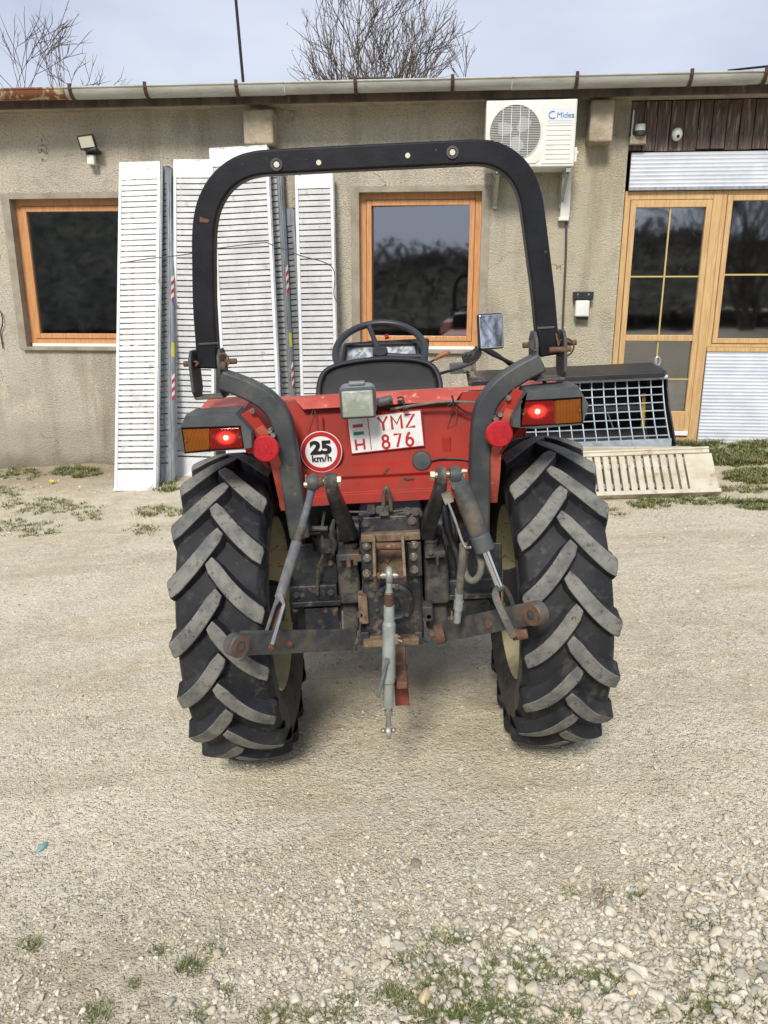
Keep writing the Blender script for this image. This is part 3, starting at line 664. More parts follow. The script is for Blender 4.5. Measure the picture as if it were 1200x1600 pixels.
# ================================================================== mixing bucket with mesh guard
BF = Matrix.Translation((0, 6.62, 0)) @ Matrix.Rotation(R(-3.5), 4, 'Z') @ Matrix.Rotation(R(-3.0), 4, 'Y')
BI = BF.inverted()
def Q(px, py, w): return loc(BI, px, py, w)
gx0, gx1 = Q(742, 600, 0).x, Q(1033, 640, 0).x
zb = Q(950, 697, -.26).z; ztp = Q(950, 594, 0).z; gz0 = zb
bt = Thing('mixing_bucket', 'black hydraulic mixing bucket with a galvanised mesh guard standing by the door', 'bucket attachment', (gx0 + .9, 0, zb - .3), BF)
def gp(x, t_): return Vector((x, -.30 * t_ ** 1.6 + 0.0, ztp + (zb - ztp) * t_))     # slightly curved guard
m = MB(); P = [gp(0, t_ / 10).yz for t_ in range(11)]
nx = 16
for i in range(nx + 1):
    x = gx0 + (gx1 - gx0) * i / nx; m.ribbon([(x, p[0], p[1]) for p in P], .024, .007, (1, 0, 0))
for j in range(9):
    p = gp(0, (j + .15) / 8.3); m.box(((gx0 + gx1) / 2, p.y - .013, p.z), (gx1 - gx0, .009, .009))
bt.part('mesh_guard', m, m_galvd := M('galvanised_mesh', lin(180, 192, 204), .45, metal=.3, c2=lin(150, 160, 170), scale=14))
m = MB(); p = gp(0, 1); m.box(((gx0 + gx1) / 2, p.y - .005, p.z + .01), (gx1 - gx0 + .01, .012, .085)); bt.part('guard_bottom_strip', m, m_galvd)
m = MB(); m.cyl((gx0, -.01, ztp + .006), (gx1 + .03, -.01, ztp + .006), .014); m.cyl((gx1 - .04, -.01, ztp + .006), (gx1 + .035, -.01, ztp + .006), .021); bt.part('hinge_bar', m, m_galvd, smooth=40)
m_bk = M('bucket_black_paint', lin(30, 32, 36), .4, c2=lin(44, 44, 46), scale=6, c3=lin(86, 80, 72), scale3=16, lo3=.66, hi3=.74)
# black body: curved trough behind the guard
prof = [(.0, ztp + .045), (.30, ztp + .075), (.52, ztp - .02), (.62, ztp - .25), (.60, zb + .1), (.45, zb - .12), (.15, zb - .22), (-.22, zb - .19), (-.28, zb - .06)]
m = MB(); pts = prof; n = len(pts)
for i in range(n - 1):
    (y0, z0), (y1, z1) = pts[i], pts[i + 1]; d = Vector((0, y1 - y0, z1 - z0)).normalized(); nn_ = Vector((0, -d.z, d.y)) * .008
    m.prism([(gx0 - .02, y0, z0), (gx0 - .02, y1, z1), (gx0 - .02, y1 + nn_.y, z1 + nn_.z), (gx0 - .02, y0 + nn_.y, z0 + nn_.z)], (gx1 - gx0 + .05, 0, 0))
bt.part('shell', m, m_bk)
m = MB(); m.prism([(gx0 - .06, -.09, ztp + .022), (gx0 - .06, -.09, ztp + .040), (gx0 - .06, .34, ztp + .10), (gx0 - .06, .34, ztp + .075)], (gx1 - gx0 + .06, 0, 0)); m.box(((gx0 + gx1) / 2 - .02, -.092, ztp + .033), (gx1 - gx0 + .02, .012, .040)); bt.part('top_plate', m, m_bk, bevel=.003)
for x in (gx0 - .03, gx1 + .032):
    m = MB(); m.prism([(x, y, z) for y, z in [(.0, ztp + .03), (.34, ztp + .06), (.60, ztp - .05), (.64, ztp - .3), (.58, zb - .02), (.2, zb - .24), (-.26, zb - .22), (-.31, zb + .02), (-.12, (ztp + zb) / 2), (-.02, ztp - .08)]], (.012, 0, 0)); bt.part('side_plate', m, m_bk, bevel=.002)
m = MB(); m.cyl((gx0, .28, (ztp + zb) / 2 - .03), (gx1, .28, (ztp + zb) / 2 - .03), .03)
for k in range(7):
    x = gx0 + .12 + k * .26; an = k * 1.1; m.ribbon([(x, .28, (ztp + zb) / 2 - .03), (x + .05, .28 + .2 * math.cos(an), (ztp + zb) / 2 + .2 * math.sin(an))], .03, .01, (1, 0, 0))
bt.part('mixing_shaft', m, M('grey_shaft', lin(84, 86, 90), .5))
m = MB(); m.box((gx1 - .10, .18, (ztp + zb) / 2 - .04), (.03, .012, .30)); bt.part('yellow_marker', m, M('yellow_paint', lin(196, 160, 30), .5))
m = MB(); c = Q(1027, 578, .28); m.cyl(c - Vector((0, 0, .03)), c + Vector((0, 0, .05)), .018, 12); m.tube([c + Vector((.022 * math.cos(q), 0, .075 + .035 * math.sin(q))) for q in [2 * math.pi * k / 16 for k in range(16)]], .009, 6, closed=True); bt.part('lifting_eye', m, m_alu2, smooth=50)
# valve block with hoses at the bucket's left end
c = Q(718, 575, .2)
m = MB(); m.box(c, (.17, .12, .09)); bt.part('valve_block', m, m_plastic, bevel=.006)
m = MB()
for dx in (.05, .085, .12): m.cyl(c + Vector((dx, -.07, -.03)), c + Vector((dx, -.07, .045)), .019, 10); m.cyl(c + Vector((dx, -.09, 0)), c + Vector((dx, -.06, 0)), .024, 6)
bt.part('hose_fitting', m, m_bolt, smooth=40)
for dx, k in ((.05, 0), (.085, 1), (.12, 2)):
    s0 = c + Vector((dx, -.07, .04)); e = Q(760, 545 - k * 3, .2)
    P = [s0, s0 + Vector((-.012, 0, .07)), Q(737 + k * 5, 551 - k * 2, .15), Q(748 + k * 3, 545, .18), Q(770, 550 + k * 2, .25), Q(800 + k * 5, 572, .4)]
    bt.part('hose', MB().tube(catmull(P, 6), .0165, 8), m_hoseblk, smooth=60)
# ================================================================== TRACTOR
K = Thing('tractor', 'small red farm tractor seen from behind with black roll bar and chunky rear tyres', 'tractor', (0, 0, 0), TRAC)
RW, RR = .131, .546
def rear_tyre(cx, sd, ph):
    m = MB()
    half = [(.094, .305), (.110, .315), (.130, .352), (.140, .400), (.139, .443), (.132, .474), (.122, .491), (.090, .502), (.047, .507), (0, .509)]
    prof = [(-x, r) for x, r in half] + [(x, r) for x, r in half[::-1][1:]]
    m.cur = 0; m.revolve(prof, (cx, 0, RR), 'x', 96)
    k0 = len(m.f)
    nf = len(prof) - 1
    for i in range(len(m.m)):
        if (i % nf) <= 3 or (i % nf) >= nf - 4: m.m[i] = 2
    nl = 18; NS = 9
    for s_ in (-1, 1):
        for k in range(nl):
            th0 = ph + 2 * math.pi * (k + (.5 if s_ > 0 else 0)) / nl
            jit = random.uniform(-.0015, .0015)
            rings = []
            for i in range(NS + 1):
                q = i / NS; x = -.016 + q * .160
                if i == NS: x = .144
                th = th0 - (.42 * q ** .97 + .035 * math.sin(q * math.pi)) * .80
                rings.append((x, th))
            vs = []
            for i, (x, th) in enumerate(rings):
                x2, t2 = rings[min(i + 1, NS)]; x1, t1 = rings[max(i - 1, 0)]
                tx, tt = x2 - x1, (t2 - t1) * .53; ln = math.hypot(tx, tt); nx_, nt_ = -tt / ln, tx / ln
                q = i / NS; wt = .0215 + .0055 * q; wb = wt + .009
                crown = RR - .030 * (max(0, x) / .142) ** 2.2 + jit; base = .499 - .03 * (max(0, x) / .142) ** 3
                if i == 0 and False: crown -= .01
                for (ww, rr) in ((-wb - .012, base - .006), (-wb + .001, base + .009), (-wt, crown), (wt, crown), (wb - .001, base + .009), (wb + .012, base - .006)):
                    xx = x + nx_ * ww * (0.55 if i in (0, NS) else 1) ; aa = th + nt_ * ww / .55
                    xx = max(-.032, min(.146, xx))
                    vs.append((cx + s_ * xx, -rr * math.cos(aa), RR + rr * math.sin(aa)))
            # tail running down the shoulder
            x, th = .1435, rings[-1][1] - .012
            for (ww, rr) in ((-.026, .424), (-.020, .430), (-.016, .440), (.016, .440), (.020, .430), (.026, .424)):
                vs.append((cx + s_ * (x if rr > .435 else .136), -rr * math.cos(th + ww / .5), RR + rr * math.sin(th + ww / .5)))
            b = len(m.v); m.v += vs; nr = NS + 2
            for i in range(nr - 1):
                for j in range(5):
                    f = (b + i * 6 + j, b + i * 6 + j + 1, b + i * 6 + 7 + j, b + i * 6 + 6 + j)
                    m.f.append(f if s_ > 0 else f[::-1]); m.m.append(1 if (j == 2 and i < NS) else 0)
            for f in (tuple(range(b, b + 6)), tuple(range(b + nr * 6 - 6, b + nr * 6))): m.f.append(f); m.m.append(0)
    return m
def build_tyre(m, parent, cx):
    o = m.build('tyre', [m_tyre, m_lug, m_side], parent, origin=None); 
    for p in o.data.polygons: p.use_smooth = p.material_index in (0, 2)
    try: o.data.set_sharp_from_angle(angle=R(32))
    except Exception: pass
    b = o.modifiers.new('edge', 'BEVEL'); b.width = .0045; b.segments = 2; b.limit_method = 'ANGLE'; b.angle_limit = R(38)
for cx, sd, ph in ((-.517, -1, .10), (.530, 1, .27)):
    m = MB(); i_ = -sd                                    # i_: towards the tractor
    prof = [(i_ * .106, .322), (i_ * .112, .308), (i_ * .100, .302), (i_ * .09, .295), (i_ * .04, .285), (i_ * -.05, .285), (i_ * -.09, .30), (i_ * -.112, .308), (i_ * -.106, .322)]
    m.revolve(prof, (cx, 0, RR), 'x', 72)
    m.revolve([(i_ * -.03, .286), (i_ * -.02, .25), (i_ * .02, .19), (i_ * .03, .15), (i_ * .03, .07), (i_ * .02, .001)], (cx, 0, RR), 'x', 72)
    wheel = K.part('rear_wheel', m, m_rim, smooth=35)
    build_tyre(rear_tyre(cx, sd, ph), wheel, cx)
    m = MB(); m.revolve([(i_ * .031, .085), (i_ * .08, .08), (i_ * .12, .07), (i_ * .12, .001)], (cx, 0, RR), 'x', 32)
    for k in range(8):
        a = 2 * math.pi * k / 8; m.cyl((cx + i_ * .03, .115 * math.cos(a), RR + .115 * math.sin(a)), (cx + i_ * .055, .115 * math.cos(a), RR + .115 * math.sin(a)), .013, 6)
    K.part('hub', m, m_grease, parent=wheel, smooth=35)
    m = MB(); m.box((cx + i_ * .075, -.30 * .7, RR + .21), (.01, .05, .06), (R(45), 0, 0)); K.part('rim_lug', m, m_rust, parent=wheel, bevel=.003)
# front wheels
for cx in (-.46, .46):
    m = MB(); m.revolve([(-.05, .20), (-.03, .17), (0, .12), (.01, .001)] if cx > 0 else [(.05, .20), (.03, .17), (0, .12), (-.01, .001)], (cx, 1.62, .36), 'x', 40)
    wheel = K.part('front_wheel', m, m_rim, smooth=40)
    m = MB(); half = [(.055, .195), (.085, .22), (.095, .27), (.085, .315), (.05, .33), (0, .333)]
    m.revolve([(-x, r) for x, r in half] + [(x, r) for x, r in half[::-1][1:]], (cx, 1.62, .36), 'x', 64)
    for k in range(22):
        for s_ in (-1, 1):
            a = 2 * math.pi * (k + (.5 if s_ > 0 else 0)) / 22
            m.box((cx + s_ * .045, 1.62 - .338 * math.cos(a), .36 + .338 * math.sin(a)), (.10, .026, .032), Matrix.Rotation(-a, 3, 'X') @ Matrix.Rotation(s_ * .6, 3, 'X').to_4x4().to_3x3() if False else Matrix.Rotation(-a, 3, 'X'))
    K.part('tyre', m, m_tyre, parent=wheel)
m = MB(); m.bb(-.38, .38, 1.56, 1.68, .30, .40); m.bb(-.1, .1, 1.4, 2.1, .42, .56); K.part('front_axle', m, m_grease, bevel=.01)
# bonnet, platform, steps (mostly hidden from the rear)
m = MB(); m.prism([(-.21, 1.15, .62), (-.21, 1.15, 1.12), (-.21, 1.3, 1.16), (-.21, 2.15, 1.08), (-.21, 2.25, 1.0), (-.21, 2.25, .58)], (.42, 0, 0)); K.part('bonnet', m, m_red, bevel=.03, seg=3)
m = MB(); m.bb(-.34, .34, .02, 1.12, .60, .64); m.bb(-.55, -.341, .62, 1.1, .56, .60); m.bb(.341, .55, .62, 1.1, .56, .60); K.part('footplate', m, m_grease, bevel=.005)
m = MB(); m.bb(-.11, .11, .15, 1.45, .34, .58); K.part('chassis', m, m_grease, bevel=.02)

# ---- fenders
for sd in (-1, 1):
    top = [(-.335, 1.209), (-.30, 1.246), (.0, 1.284), (.33, 1.23), (.56, 1.08), (.68, .88)]
    xs_ = [(.592, -.012), (.577, 0), (.43, .006), (.352, -.105)]
    m = MB(); vs, fs = [], []
    for (y, z) in top:
        for (x, dz) in xs_: vs.append((sd * x, y - dz * .3, z + dz))
    nn_ = len(xs_)
    for i in range(len(top) - 1):
        for j in range(nn_ - 1): fs.append((i * nn_ + j, i * nn_ + j + 1, (i + 1) * nn_ + j + 1, (i + 1) * nn_ + j))
    m.add(vs, fs)
    fo = K.part('fender', m, m_redtop if False else m_red); so = fo.modifiers.new('t', 'SOLIDIFY'); so.thickness = .005; so.offset = 0
    bv = fo.modifiers.new('b', 'BEVEL'); bv.width = .012; bv.segments = 3; bv.limit_method = 'ANGLE'; bv.angle_limit = R(20)
    # pale strip painting in the light that catches the fender top
    m = MB(); m.prism([(sd * .577, -.318, 1.2495), (sd * .425, -.318, 1.255), (sd * .425, -.02, 1.293), (sd * .577, -.02, 1.288)], (0, 0, .0015)); K.part('lit_top_strip', m, m_redtop, parent=fo)
    # inner side plate
    pl = [(-.22, 1.15), (0, 1.19), (.33, 1.135), (.55, .98), (.66, .78), (.60, .62), (.1, .62), (.05, .80), (-.10, .93), (-.18, 1.03)]
    m = MB(); m.prism([(sd * .346, y, z) for y, z in pl], (sd * .005, 0, 0)); K.part('fender_side', m, m_red, parent=fo)
    # rear edge flange of the side plate
    if sd < 0: q = [T(404, 668, -.325), T(418, 690, -.32), T(430, 722, -.30), T(438, 755, -.27), T(447, 797, -.22)]
    else: q = [T(798, 640, -.325), T(786, 672, -.32), T(776, 705, -.30), T(773, 745, -.27), T(769, 785, -.22)]
    m = MB(); m.ribbon(catmull(q, 4), .032, .005, (0, 1, .3)); K.part('fender_flange', m, m_redtop, parent=fo, bevel=.001)
    if sd < 0: q = [T(374, 650, -.335), T(392, 638, -.32), T(424, 678, -.31), T(404, 690, -.33)]
    else: q = [T(822, 613, -.335), T(803, 607, -.32), T(776, 650, -.31), T(799, 668, -.33)]
    m = MB(); m.prism(q, (0, .006, 0)); K.part('fender_gusset', m, m_red, parent=fo, bevel=.002)
    for bx, by in (((394, 643), (421, 674), (426, 681)) if sd < 0 else ((795, 622), (782, 648), (775, 655))):
        p = T(bx, by, -.335); m = MB(); m.cyl(p, p + Vector((0, .03, 0)), .008, 6); K.part('gusset_bolt', m, m_bolt, parent=fo)

# ---- rear panel between the fenders
pt0 = T(600, 617, -.13).z; pb0 = T(600, 783, -.20).z
def PY(z): return -.13 - .07 * (pt0 - z) / (pt0 - pb0)           # the panel leans slightly
m = MB(); xl, xr = -.344, .344; prof = []
z1 = T(600, 728, -.18).z; z2 = T(600, 742, -.18).z; z3 = T(600, 768, -.19).z
for z, o_ in ((pt0 - .004, 0), (z1 + .012, 0), (z1, -.012), (z2 + .004, -.012), (z2 - .006, -.003), (z3 + .004, -.003), (z3, -.009), (pb0, -.009)): prof.append((PY(z) + o_, z))
n = len(prof); vs = [(x, y, z) for x in (xl, xr) for y, z in prof] + [(x, y + .005, z) for x in (xl, xr) for y, z in prof]
fs = [(k, k + 1, n + k + 1, n + k) for k in range(n - 1)] + [(2 * n + k, 3 * n + k, 3 * n + k + 1, 2 * n + k + 1) for k in range(n - 1)]
m.add(vs, fs)
panel = K.part('rear_panel', m, m_red, bevel=.002)
m = MB(); a_, b_ = T(474, 640, -.165), T(712, 626, -.165); za, zb_ = a_.z, b_.z
zl = (za + zb_) / 2
m.prism([(xl, -.127, pt0), (xr, -.127, pt0), (b_.x + .03, -.127, pt0 + .001), (b_.x, -.168, zl), (a_.x, -.168, zl), (a_.x - .03, -.127, pt0 + .001)][2:], (0, .004, .004))
m.bb(xl, xr, -.128, -.05, pt0 - .002, pt0 + .003)
K.part('panel_lip', m, m_redtop, parent=panel, bevel=.001)
for (vx, vy0, vy1) in ((505, 650, 690), (610, 715, 726)):
    a_ = T(vx, vy0, -.15); b_ = T(vx, vy1, -.165); m = MB(); m.box((a_ + b_) / 2, (.004, .008, a_.z - b_.z)); K.part('panel_crease', m, m_red, parent=panel, bevel=.001)
a_, b_ = T(691, 683, -.165), T(705, 716, -.165)
m = MB(); m.bb(a_.x, b_.x, -.170, -.15, b_.z, a_.z); K.part('panel_crease', m, m_red, parent=panel, bevel=.002)
for (x0_, x1_, y0_) in ((488, 478, 675), (712, 698, 665)):            # wire retainers
    c_ = x1_; m = MB(); P = [T(x0_ + 10 * (1 if x0_ < 600 else -1) * .2, y0_ - 38, -.158), T(x1_, y0_, -.170), T(x1_ + (18 if x0_ < 600 else 14), y0_ + 4 * (1 if x0_ < 600 else -2), -.170), T(x0_ + 4, y0_ - 34, -.160)]
    m.tube(P, .0014, 5); K.part('wire_clip', m, m_rust, parent=panel)
for grp in (((604, 735), (606, 733), (601, 738)), ((633, 748), (637, 749), (641, 748), (645, 748))):
    m = MB()
    for bx, by in grp: p = T(bx, by, -.189); m.sphere(Vector((p.x, PY(p.z) - .004 - (.008 if by < 742 else 0), p.z)), .005, 4)
    K.part('chipped_hole', m, m_rust, parent=panel)

# number plate
def on_panel(px, py, off):
    p = T(px, py, -.16)
    for _ in range(4): p = T(px, py, PY(p.z) - off)
    return p
pc = on_panel(603, 675, .022); rl = R(-3.3)
pw, ph_ = .236, .118
def pl(x, z, y=0): v = Matrix.Rotation(rl, 3, 'Y') @ Vector((x, 0, z)); return pc + v + Vector((0, -y, 0))
Rm = Matrix.Rotation(rl, 3, 'Y')
plate = K.part('number_plate', MB().box(pc, (pw, .003, ph_), Rm), m_plred, bevel=.001)
K.part('plate_face', MB().box(pl(0, 0, .0021), (pw - .007, .001, ph_ - .007), Rm), m_white, parent=plate)
m = MB(); m.box(pl(-.052, 0, .0032), (.0024, .001, ph_ - .018), Rm); K.part('plate_divider', m, m_plred, parent=plate)
m = MB(); m.cur = 0; m.box(pl(-.086, .030, .0032), (.032, .001, .010), Rm); K.part('flag_stripe', m, m_flagr, parent=plate)
K.part('flag_stripe', MB().box(pl(-.086, .006, .0032), (.032, .001, .010), Rm), m_flagg, parent=plate)
def tx(s, size, px_, pz_, **k): return text('plate_lettering', s, size, m_plred, plate, facing(pl(px_, pz_, .0034), rl), **k)
def circ(cx, cz, r, rz=None, a0=0, a1=360, n=20): return [(cx + r * math.cos(R(a0 + (a1 - a0) * k / n)), cz + (rz or r) * math.sin(R(a0 + (a1 - a0) * k / n))) for k in range(n + 1)]
GL = {'Y': [[(-.4, .5), (0, .02), (.4, .5)], [(0, .05), (0, -.5)]], 'M': [[(-.42, -.5), (-.42, .5), (0, -.12), (.42, .5), (.42, -.5)]], 'Z': [[(-.38, .46), (.38, .46), (-.38, -.46), (.4, -.46)]],
      '8': [circ(0, .25, .28, .22), circ(0, -.23, .35, .26)], '7': [[(-.36, .46), (.36, .46), (-.1, -.5)]], '6': [circ(0, -.2, .35, .29), [(-.34, -.16), (-.28, .12), (-.08, .4), (.12, .5)]], 'H': [[(-.38, .5), (-.38, -.5)], [(.38, .5), (.38, -.5)], [(-.38, 0), (.38, 0)]]}
def glyph(ch, cx, cz, w_, h_, st):
    m = MB()
    for i, line in enumerate(GL[ch]): m.ribbon([pl(cx + x * w_, cz + z * h_, .0034 + .0002 * i) for x, z in line], st, .001)
    K.part('plate_letter', m, m_plred, parent=plate)
for i, ch in enumerate('YMZ'): glyph(ch, -.006 + i * .043, .028, .036, .043, .0076)
for i, ch in enumerate('876'): glyph(ch, -.004 + i * .038, -.030, .030, .043, .0076)
glyph('H', -.086, -.030, .034, .034, .0065)
# 25 km/h sign
sc_ = on_panel(502, 706, .028); rs = .066
def disc(r0, r1, off, th=.001):
    m = MB(); m.revolve([(-off, r0), (-off, r1), (-off + th, r1), (-off + th, r0)] if r0 > 0 else [(-off, .0001), (-off, r1), (-off + th, r1)], sc_, 'y', 56); return m
sign = K.part('speed_sign', disc(0, rs, 0, .002), m_white)
K.part('red_ring', disc(rs * .77, rs * .965, .0013), m_signred, parent=sign)
o = text('speed_number', '25', .056, m_ink, sign, facing(sc_ + Vector((0, -.002, .012)), 0), bold=.0028, sx=1.22)
text('speed_unit', 'km/h', .029, m_ink, sign, facing(sc_ + Vector((0, -.002, -.022)), 0), bold=.0008, sx=1.05, sp=1.05)
# socket cap and cable
c = on_panel(659, 720, .012)
K.part('socket_cap', MB().revolve([(.012, .031), (-.006, .031), (-.012, .027), (-.014, .001)], c, 'y', 36), m_plastic, smooth=30, bevel=.001)
m = MB(); m.tube(catmull([c + Vector((.028, -.004, 0)), on_panel(690, 717, .012), on_panel(722, 718, .012), on_panel(738, 726, .014), on_panel(742, 745, .014)], 5), .0035, 6); K.part('cable', m, m_hoseblk, smooth=60)
m = MB(); m.tube(catmull([T(610, 640, -.175), T(650, 633, -.18), T(695, 628, -.19), T(740, 629, -.2), T(765, 634, -.19)], 5), .005, 6); K.part('cable', m, m_hose, smooth=60)
m = MB(); m.tube(catmull([T(706, 618, -.19), T(708, 628, -.198), T(700, 634, -.195)], 4), .0035, 6); m.tube(catmull([T(712, 632, -.19), T(725, 642, -.18), T(742, 648, -.18)], 4), .0028, 6); K.part('cable', m, m_hoseblk, smooth=60)
m = MB(); m.tube(catmull([T(385, 636, .1), T(398, 630, .05), T(410, 631, 0)], 4), .004, 6); K.part('cable', m, m_rust, smooth=60)
m = MB(); m.tube(catmull([T(830, 592, -.25), T(838, 584, -.22), T(848, 592, -.2), T(853, 603, -.2)], 4), .006, 6); K.part('cable', m, m_rust, smooth=60)

# ---- tail lamps
for sd in (-1, 1):
    if sd < 0:
        hexp = [(272, 686), (288, 649), (368, 645), (394, 674), (395, 700), (377, 703), (287, 709), (277, 701)]
        am, rd = ((284, 671), (327, 670), (327, 703), (290, 707)), ((328, 670), (374, 668), (379, 700), (328, 703))
        bulb = (353, 684); ref = (415, 701)
        frm = [(283, 668), (376, 665), (382, 701), (289, 709)]
    else:
        hexp = [(800, 655), (823, 611), (905, 603), (922, 632), (912, 664), (835, 671), (800, 668)]
        am, rd = ((867, 626), (908, 623), (909, 660), (867, 663)), ((817, 628), (866, 626), (866, 663), (815, 665))
        bulb = (840, 643); ref = (780, 678)
        frm = [(814, 626), (910, 620), (911, 662), (813, 668)]
    yb = -.37
    hp = [T(x, y, yb) for x, y in hexp]; cen = sum(hp, Vector()) / len(hp)
    # housing: hexagonal box with a recess for the lenses
    fr = [T(x, y, yb) for x, y in frm]
    m = MB(); nh = len(hp); back = [cen + (p - cen) * .96 + Vector((0, .13, .004)) for p in hp]; mid = [cen + (p - cen) * 1.0 + Vector((0, .02, 0)) for p in hp]
    fro = [cen + (p - cen) * .97 for p in hp]
    m.add(fro + mid + back, [(k, (k + 1) % nh, nh + (k + 1) % nh, nh + k) for k in range(nh)] + [(nh + k, nh + (k + 1) % nh, 2 * nh + (k + 1) % nh, 2 * nh + k) for k in range(nh)] + [tuple(range(2 * nh, 3 * nh))])
    def near(p): return min(range(4), key=lambda k: (fr[k] - p).length)
    ring = [near(p) for p in fro]; b0 = len(m.v); m.v += [tuple(p) for p in fr] + [tuple(p + Vector((0, .022, 0))) for p in fr]
    for k in range(nh):
        k2 = (k + 1) % nh; r0, r1 = ring[k], ring[k2]
        f = (b0 - 3 * nh + k, b0 - 3 * nh + k2, b0 + r1) if r0 == r1 else (b0 - 3 * nh + k, b0 - 3 * nh + k2, b0 + r1, b0 + r0)
        m.f.append(f); m.m.append(0)
    for k in range(4): m.f.append((b0 + k, b0 + (k + 1) % 4, b0 + 4 + (k + 1) % 4, b0 + 4 + k)); m.m.append(0)
    m.f.append((b0 + 4, b0 + 5, b0 + 6, b0 + 7)); m.m.append(0)
    tl = K.part('tail_lamp', m, m_plastic, bevel=.004)
    for qd, mt, nm in ((am, m_amber, 'indicator_lens'), (rd, m_redlens, 'brake_lens')):
        q = [T(x, y, yb + .004) for x, y in qd]; c = sum(q, Vector()) / 4
        if nm == 'brake_lens':
            bp_ = T(bulb[0], bulb[1], yb + .004); c = bp_
        m = MB(); m.prism([p - c for p in q], (0, .017, 0)); o = m.build(nm, mt, tl, bevel=.003); o.location = c
    
    bb_ = T(bulb[0], bulb[1], yb + .0035)
    m = MB(); prof_ = [(-.0025, .0005), (-.002, .005), (0, .0075), (.002, .005)]; m.revolve(prof_, bb_, 'y', 20); K.part('lit_bulb', m, m_bulb, parent=tl, smooth=60)
    m = MB()
    for p in ((fr[0] + fr[3]) / 2 + (fr[1] - fr[0]) * .05, (fr[1] + fr[2]) / 2 - (fr[1] - fr[0]) * .05): m.cyl(p + Vector((0, .003, 0)), p + Vector((0, -.001, 0)), .004, 8)
    K.part('lens_screw', m, m_rust, parent=tl)
    p = T(ref[0], ref[1], -.345); K.part('reflector', MB().revolve([(.008, .040), (-.002, .040), (-.005, .036), (-.006, .001)], p, 'y', 40), m_refl, smooth=30)

# ---- work lamp
c = T(559, 628, -.26); hw = .056
m = MB(); m.box(c + Vector((0, .03, .004)), (.112, .07, .098)); lamp = K.part('work_lamp', m, m_lampgrey, bevel=.022, seg=4)
m = MB(); m.box(c + Vector((0, -.008, -.002)), (.106, .012, .094)); K.part('lamp_bezel', m, m_plastic, parent=lamp, bevel=.006, seg=3)
m = MB(); m.box(c + Vector((0, -.0165, -.004)), (.094, .010, .080)); K.part('lamp_glass', m, m_lampglass, parent=lamp, bevel=.005, seg=3)
m = MB(); m.box(c + Vector((0, .02, .054)), (.05, .04, .012)); K.part('lamp_knob', m, m_lampgrey, parent=lamp, bevel=.004)
m = MB(); m.cyl(T(590, 629, -.21), T(613, 624, -.21), .014, 16); m.cyl(T(611, 624, -.235), T(611, 624, -.19), .006, 8); K.part('lamp_handle', m, m_plastic, parent=lamp, smooth=40, bevel=.002)
m = MB(); m.box(T(625, 628, -.175), (.016, .016, .012)); m.tube(catmull([T(620, 622, -.17), T(629, 621, -.17), T(632, 634, -.18)], 4), .003, 6); m.box(T(633, 639, -.20), (.018, .012, .009)); K.part('lamp_connector', m, m_ink, bevel=.002)

# ---- seat
c = T(592, 590, .42); sb = []
W2 = .235
bottom = T(592, 640, .36).z; topz = T(592, 563, .46).z
m = MB(); prof = [(-W2 * .96, bottom), (-W2, bottom + .06), (-W2 * .985, topz - .075), (-W2 * .9, topz - .035), (-W2 * .7, topz - .012), (-W2 * .35, topz), (0, topz + .004), (W2 * .35, topz), (W2 * .7, topz - .012), (W2 * .9, topz - .035), (W2 * .985, topz - .075), (W2, bottom + .06), (W2 * .96, bottom)]
def sy(z): return .36 + .10 * (z - bottom) / (topz - bottom)
xo = c.x
for lay, (sc2, dy) in enumerate(((1.0, 0), )): pass
m.prism([(xo + x, sy(z), z) for x, z in prof], (0, .07, 0)); seat = K.part('seat', m, m_seat, bevel=.02, seg=4)
m = MB(); m.tube(catmull([(xo + x * 1.0, sy(z) - .001, z) for x, z in prof], 4), .011, 8); K.part('seat_piping', m, m_hoseblk, parent=seat, smooth=60)
m = MB(); m.bb(xo - .22, xo + .22, .42, .86, bottom - .16, bottom - .06); K.part('seat_cushion', m, m_seat, parent=seat, bevel=.03, seg=3)
m = MB(); m.bb(xo - .2, xo + .2, .0, .8, .80, bottom - .18); K.part('seat_base', m, m_red, bevel=.02)

# ---- dash, steering wheel
wc = T(594, 549, .98); tl_ = R(36); wr = .205
Rx = Matrix.Rotation(tl_, 3, 'X')
def wp_(r, a, h=0): return wc + Rx @ Vector((r * math.cos(a), r * math.sin(a), h))
m = MB(); m.tube([wp_(wr, 2 * math.pi * k / 48) for k in range(48)], .016, 12, closed=True)
sw = K.part('steering_wheel', m, m_wheelblk, smooth=60)
m = MB()
for a in (R(104), R(-16), R(224)): m.tube([wp_(.03, a, -.02), wp_(.11, a, -.012), wp_(wr - .01, a, 0)], [.014, .012, .014], 8)
K.part('spoke', m, m_wheelblk, parent=sw, smooth=60)
m = MB(); m.cyl(wp_(0, 0, -.035), wp_(0, 0, .005), .035, 20); m.cyl(wp_(0, 0, -.5), wp_(0, 0, -.035), .02, 12); K.part('steering_column', m, m_hoseblk, parent=sw, smooth=40)
a, b = T(528, 574, 1.12), T(668, 528, 1.20)
m = MB(); m.prism([(a.x, 1.12, a.z - .25), (a.x + .01, 1.13, a.z), (a.x + .03, 1.20, b.z), (a.x + .03, 1.34, b.z - .02), (a.x, 1.36, a.z - .25)], (b.x - a.x - .02, 0, 0)); dash = K.part('dashboard', m, m_seat, bevel=.012)
m = MB(); m.prism([T(540, 572, 1.10), T(652, 568, 1.10), T(648, 540, 1.165), T(543, 543, 1.165)], (0, .01, 0)); K.part('instrument_cover', m, m_screen, parent=dash)
m = MB(); m.tube([T(537, 574, 1.09), T(540, 540, 1.16), T(651, 537, 1.16), T(657, 572, 1.09)], .008, 8); K.part('instrument_bezel', m, m_hoseblk, parent=dash)
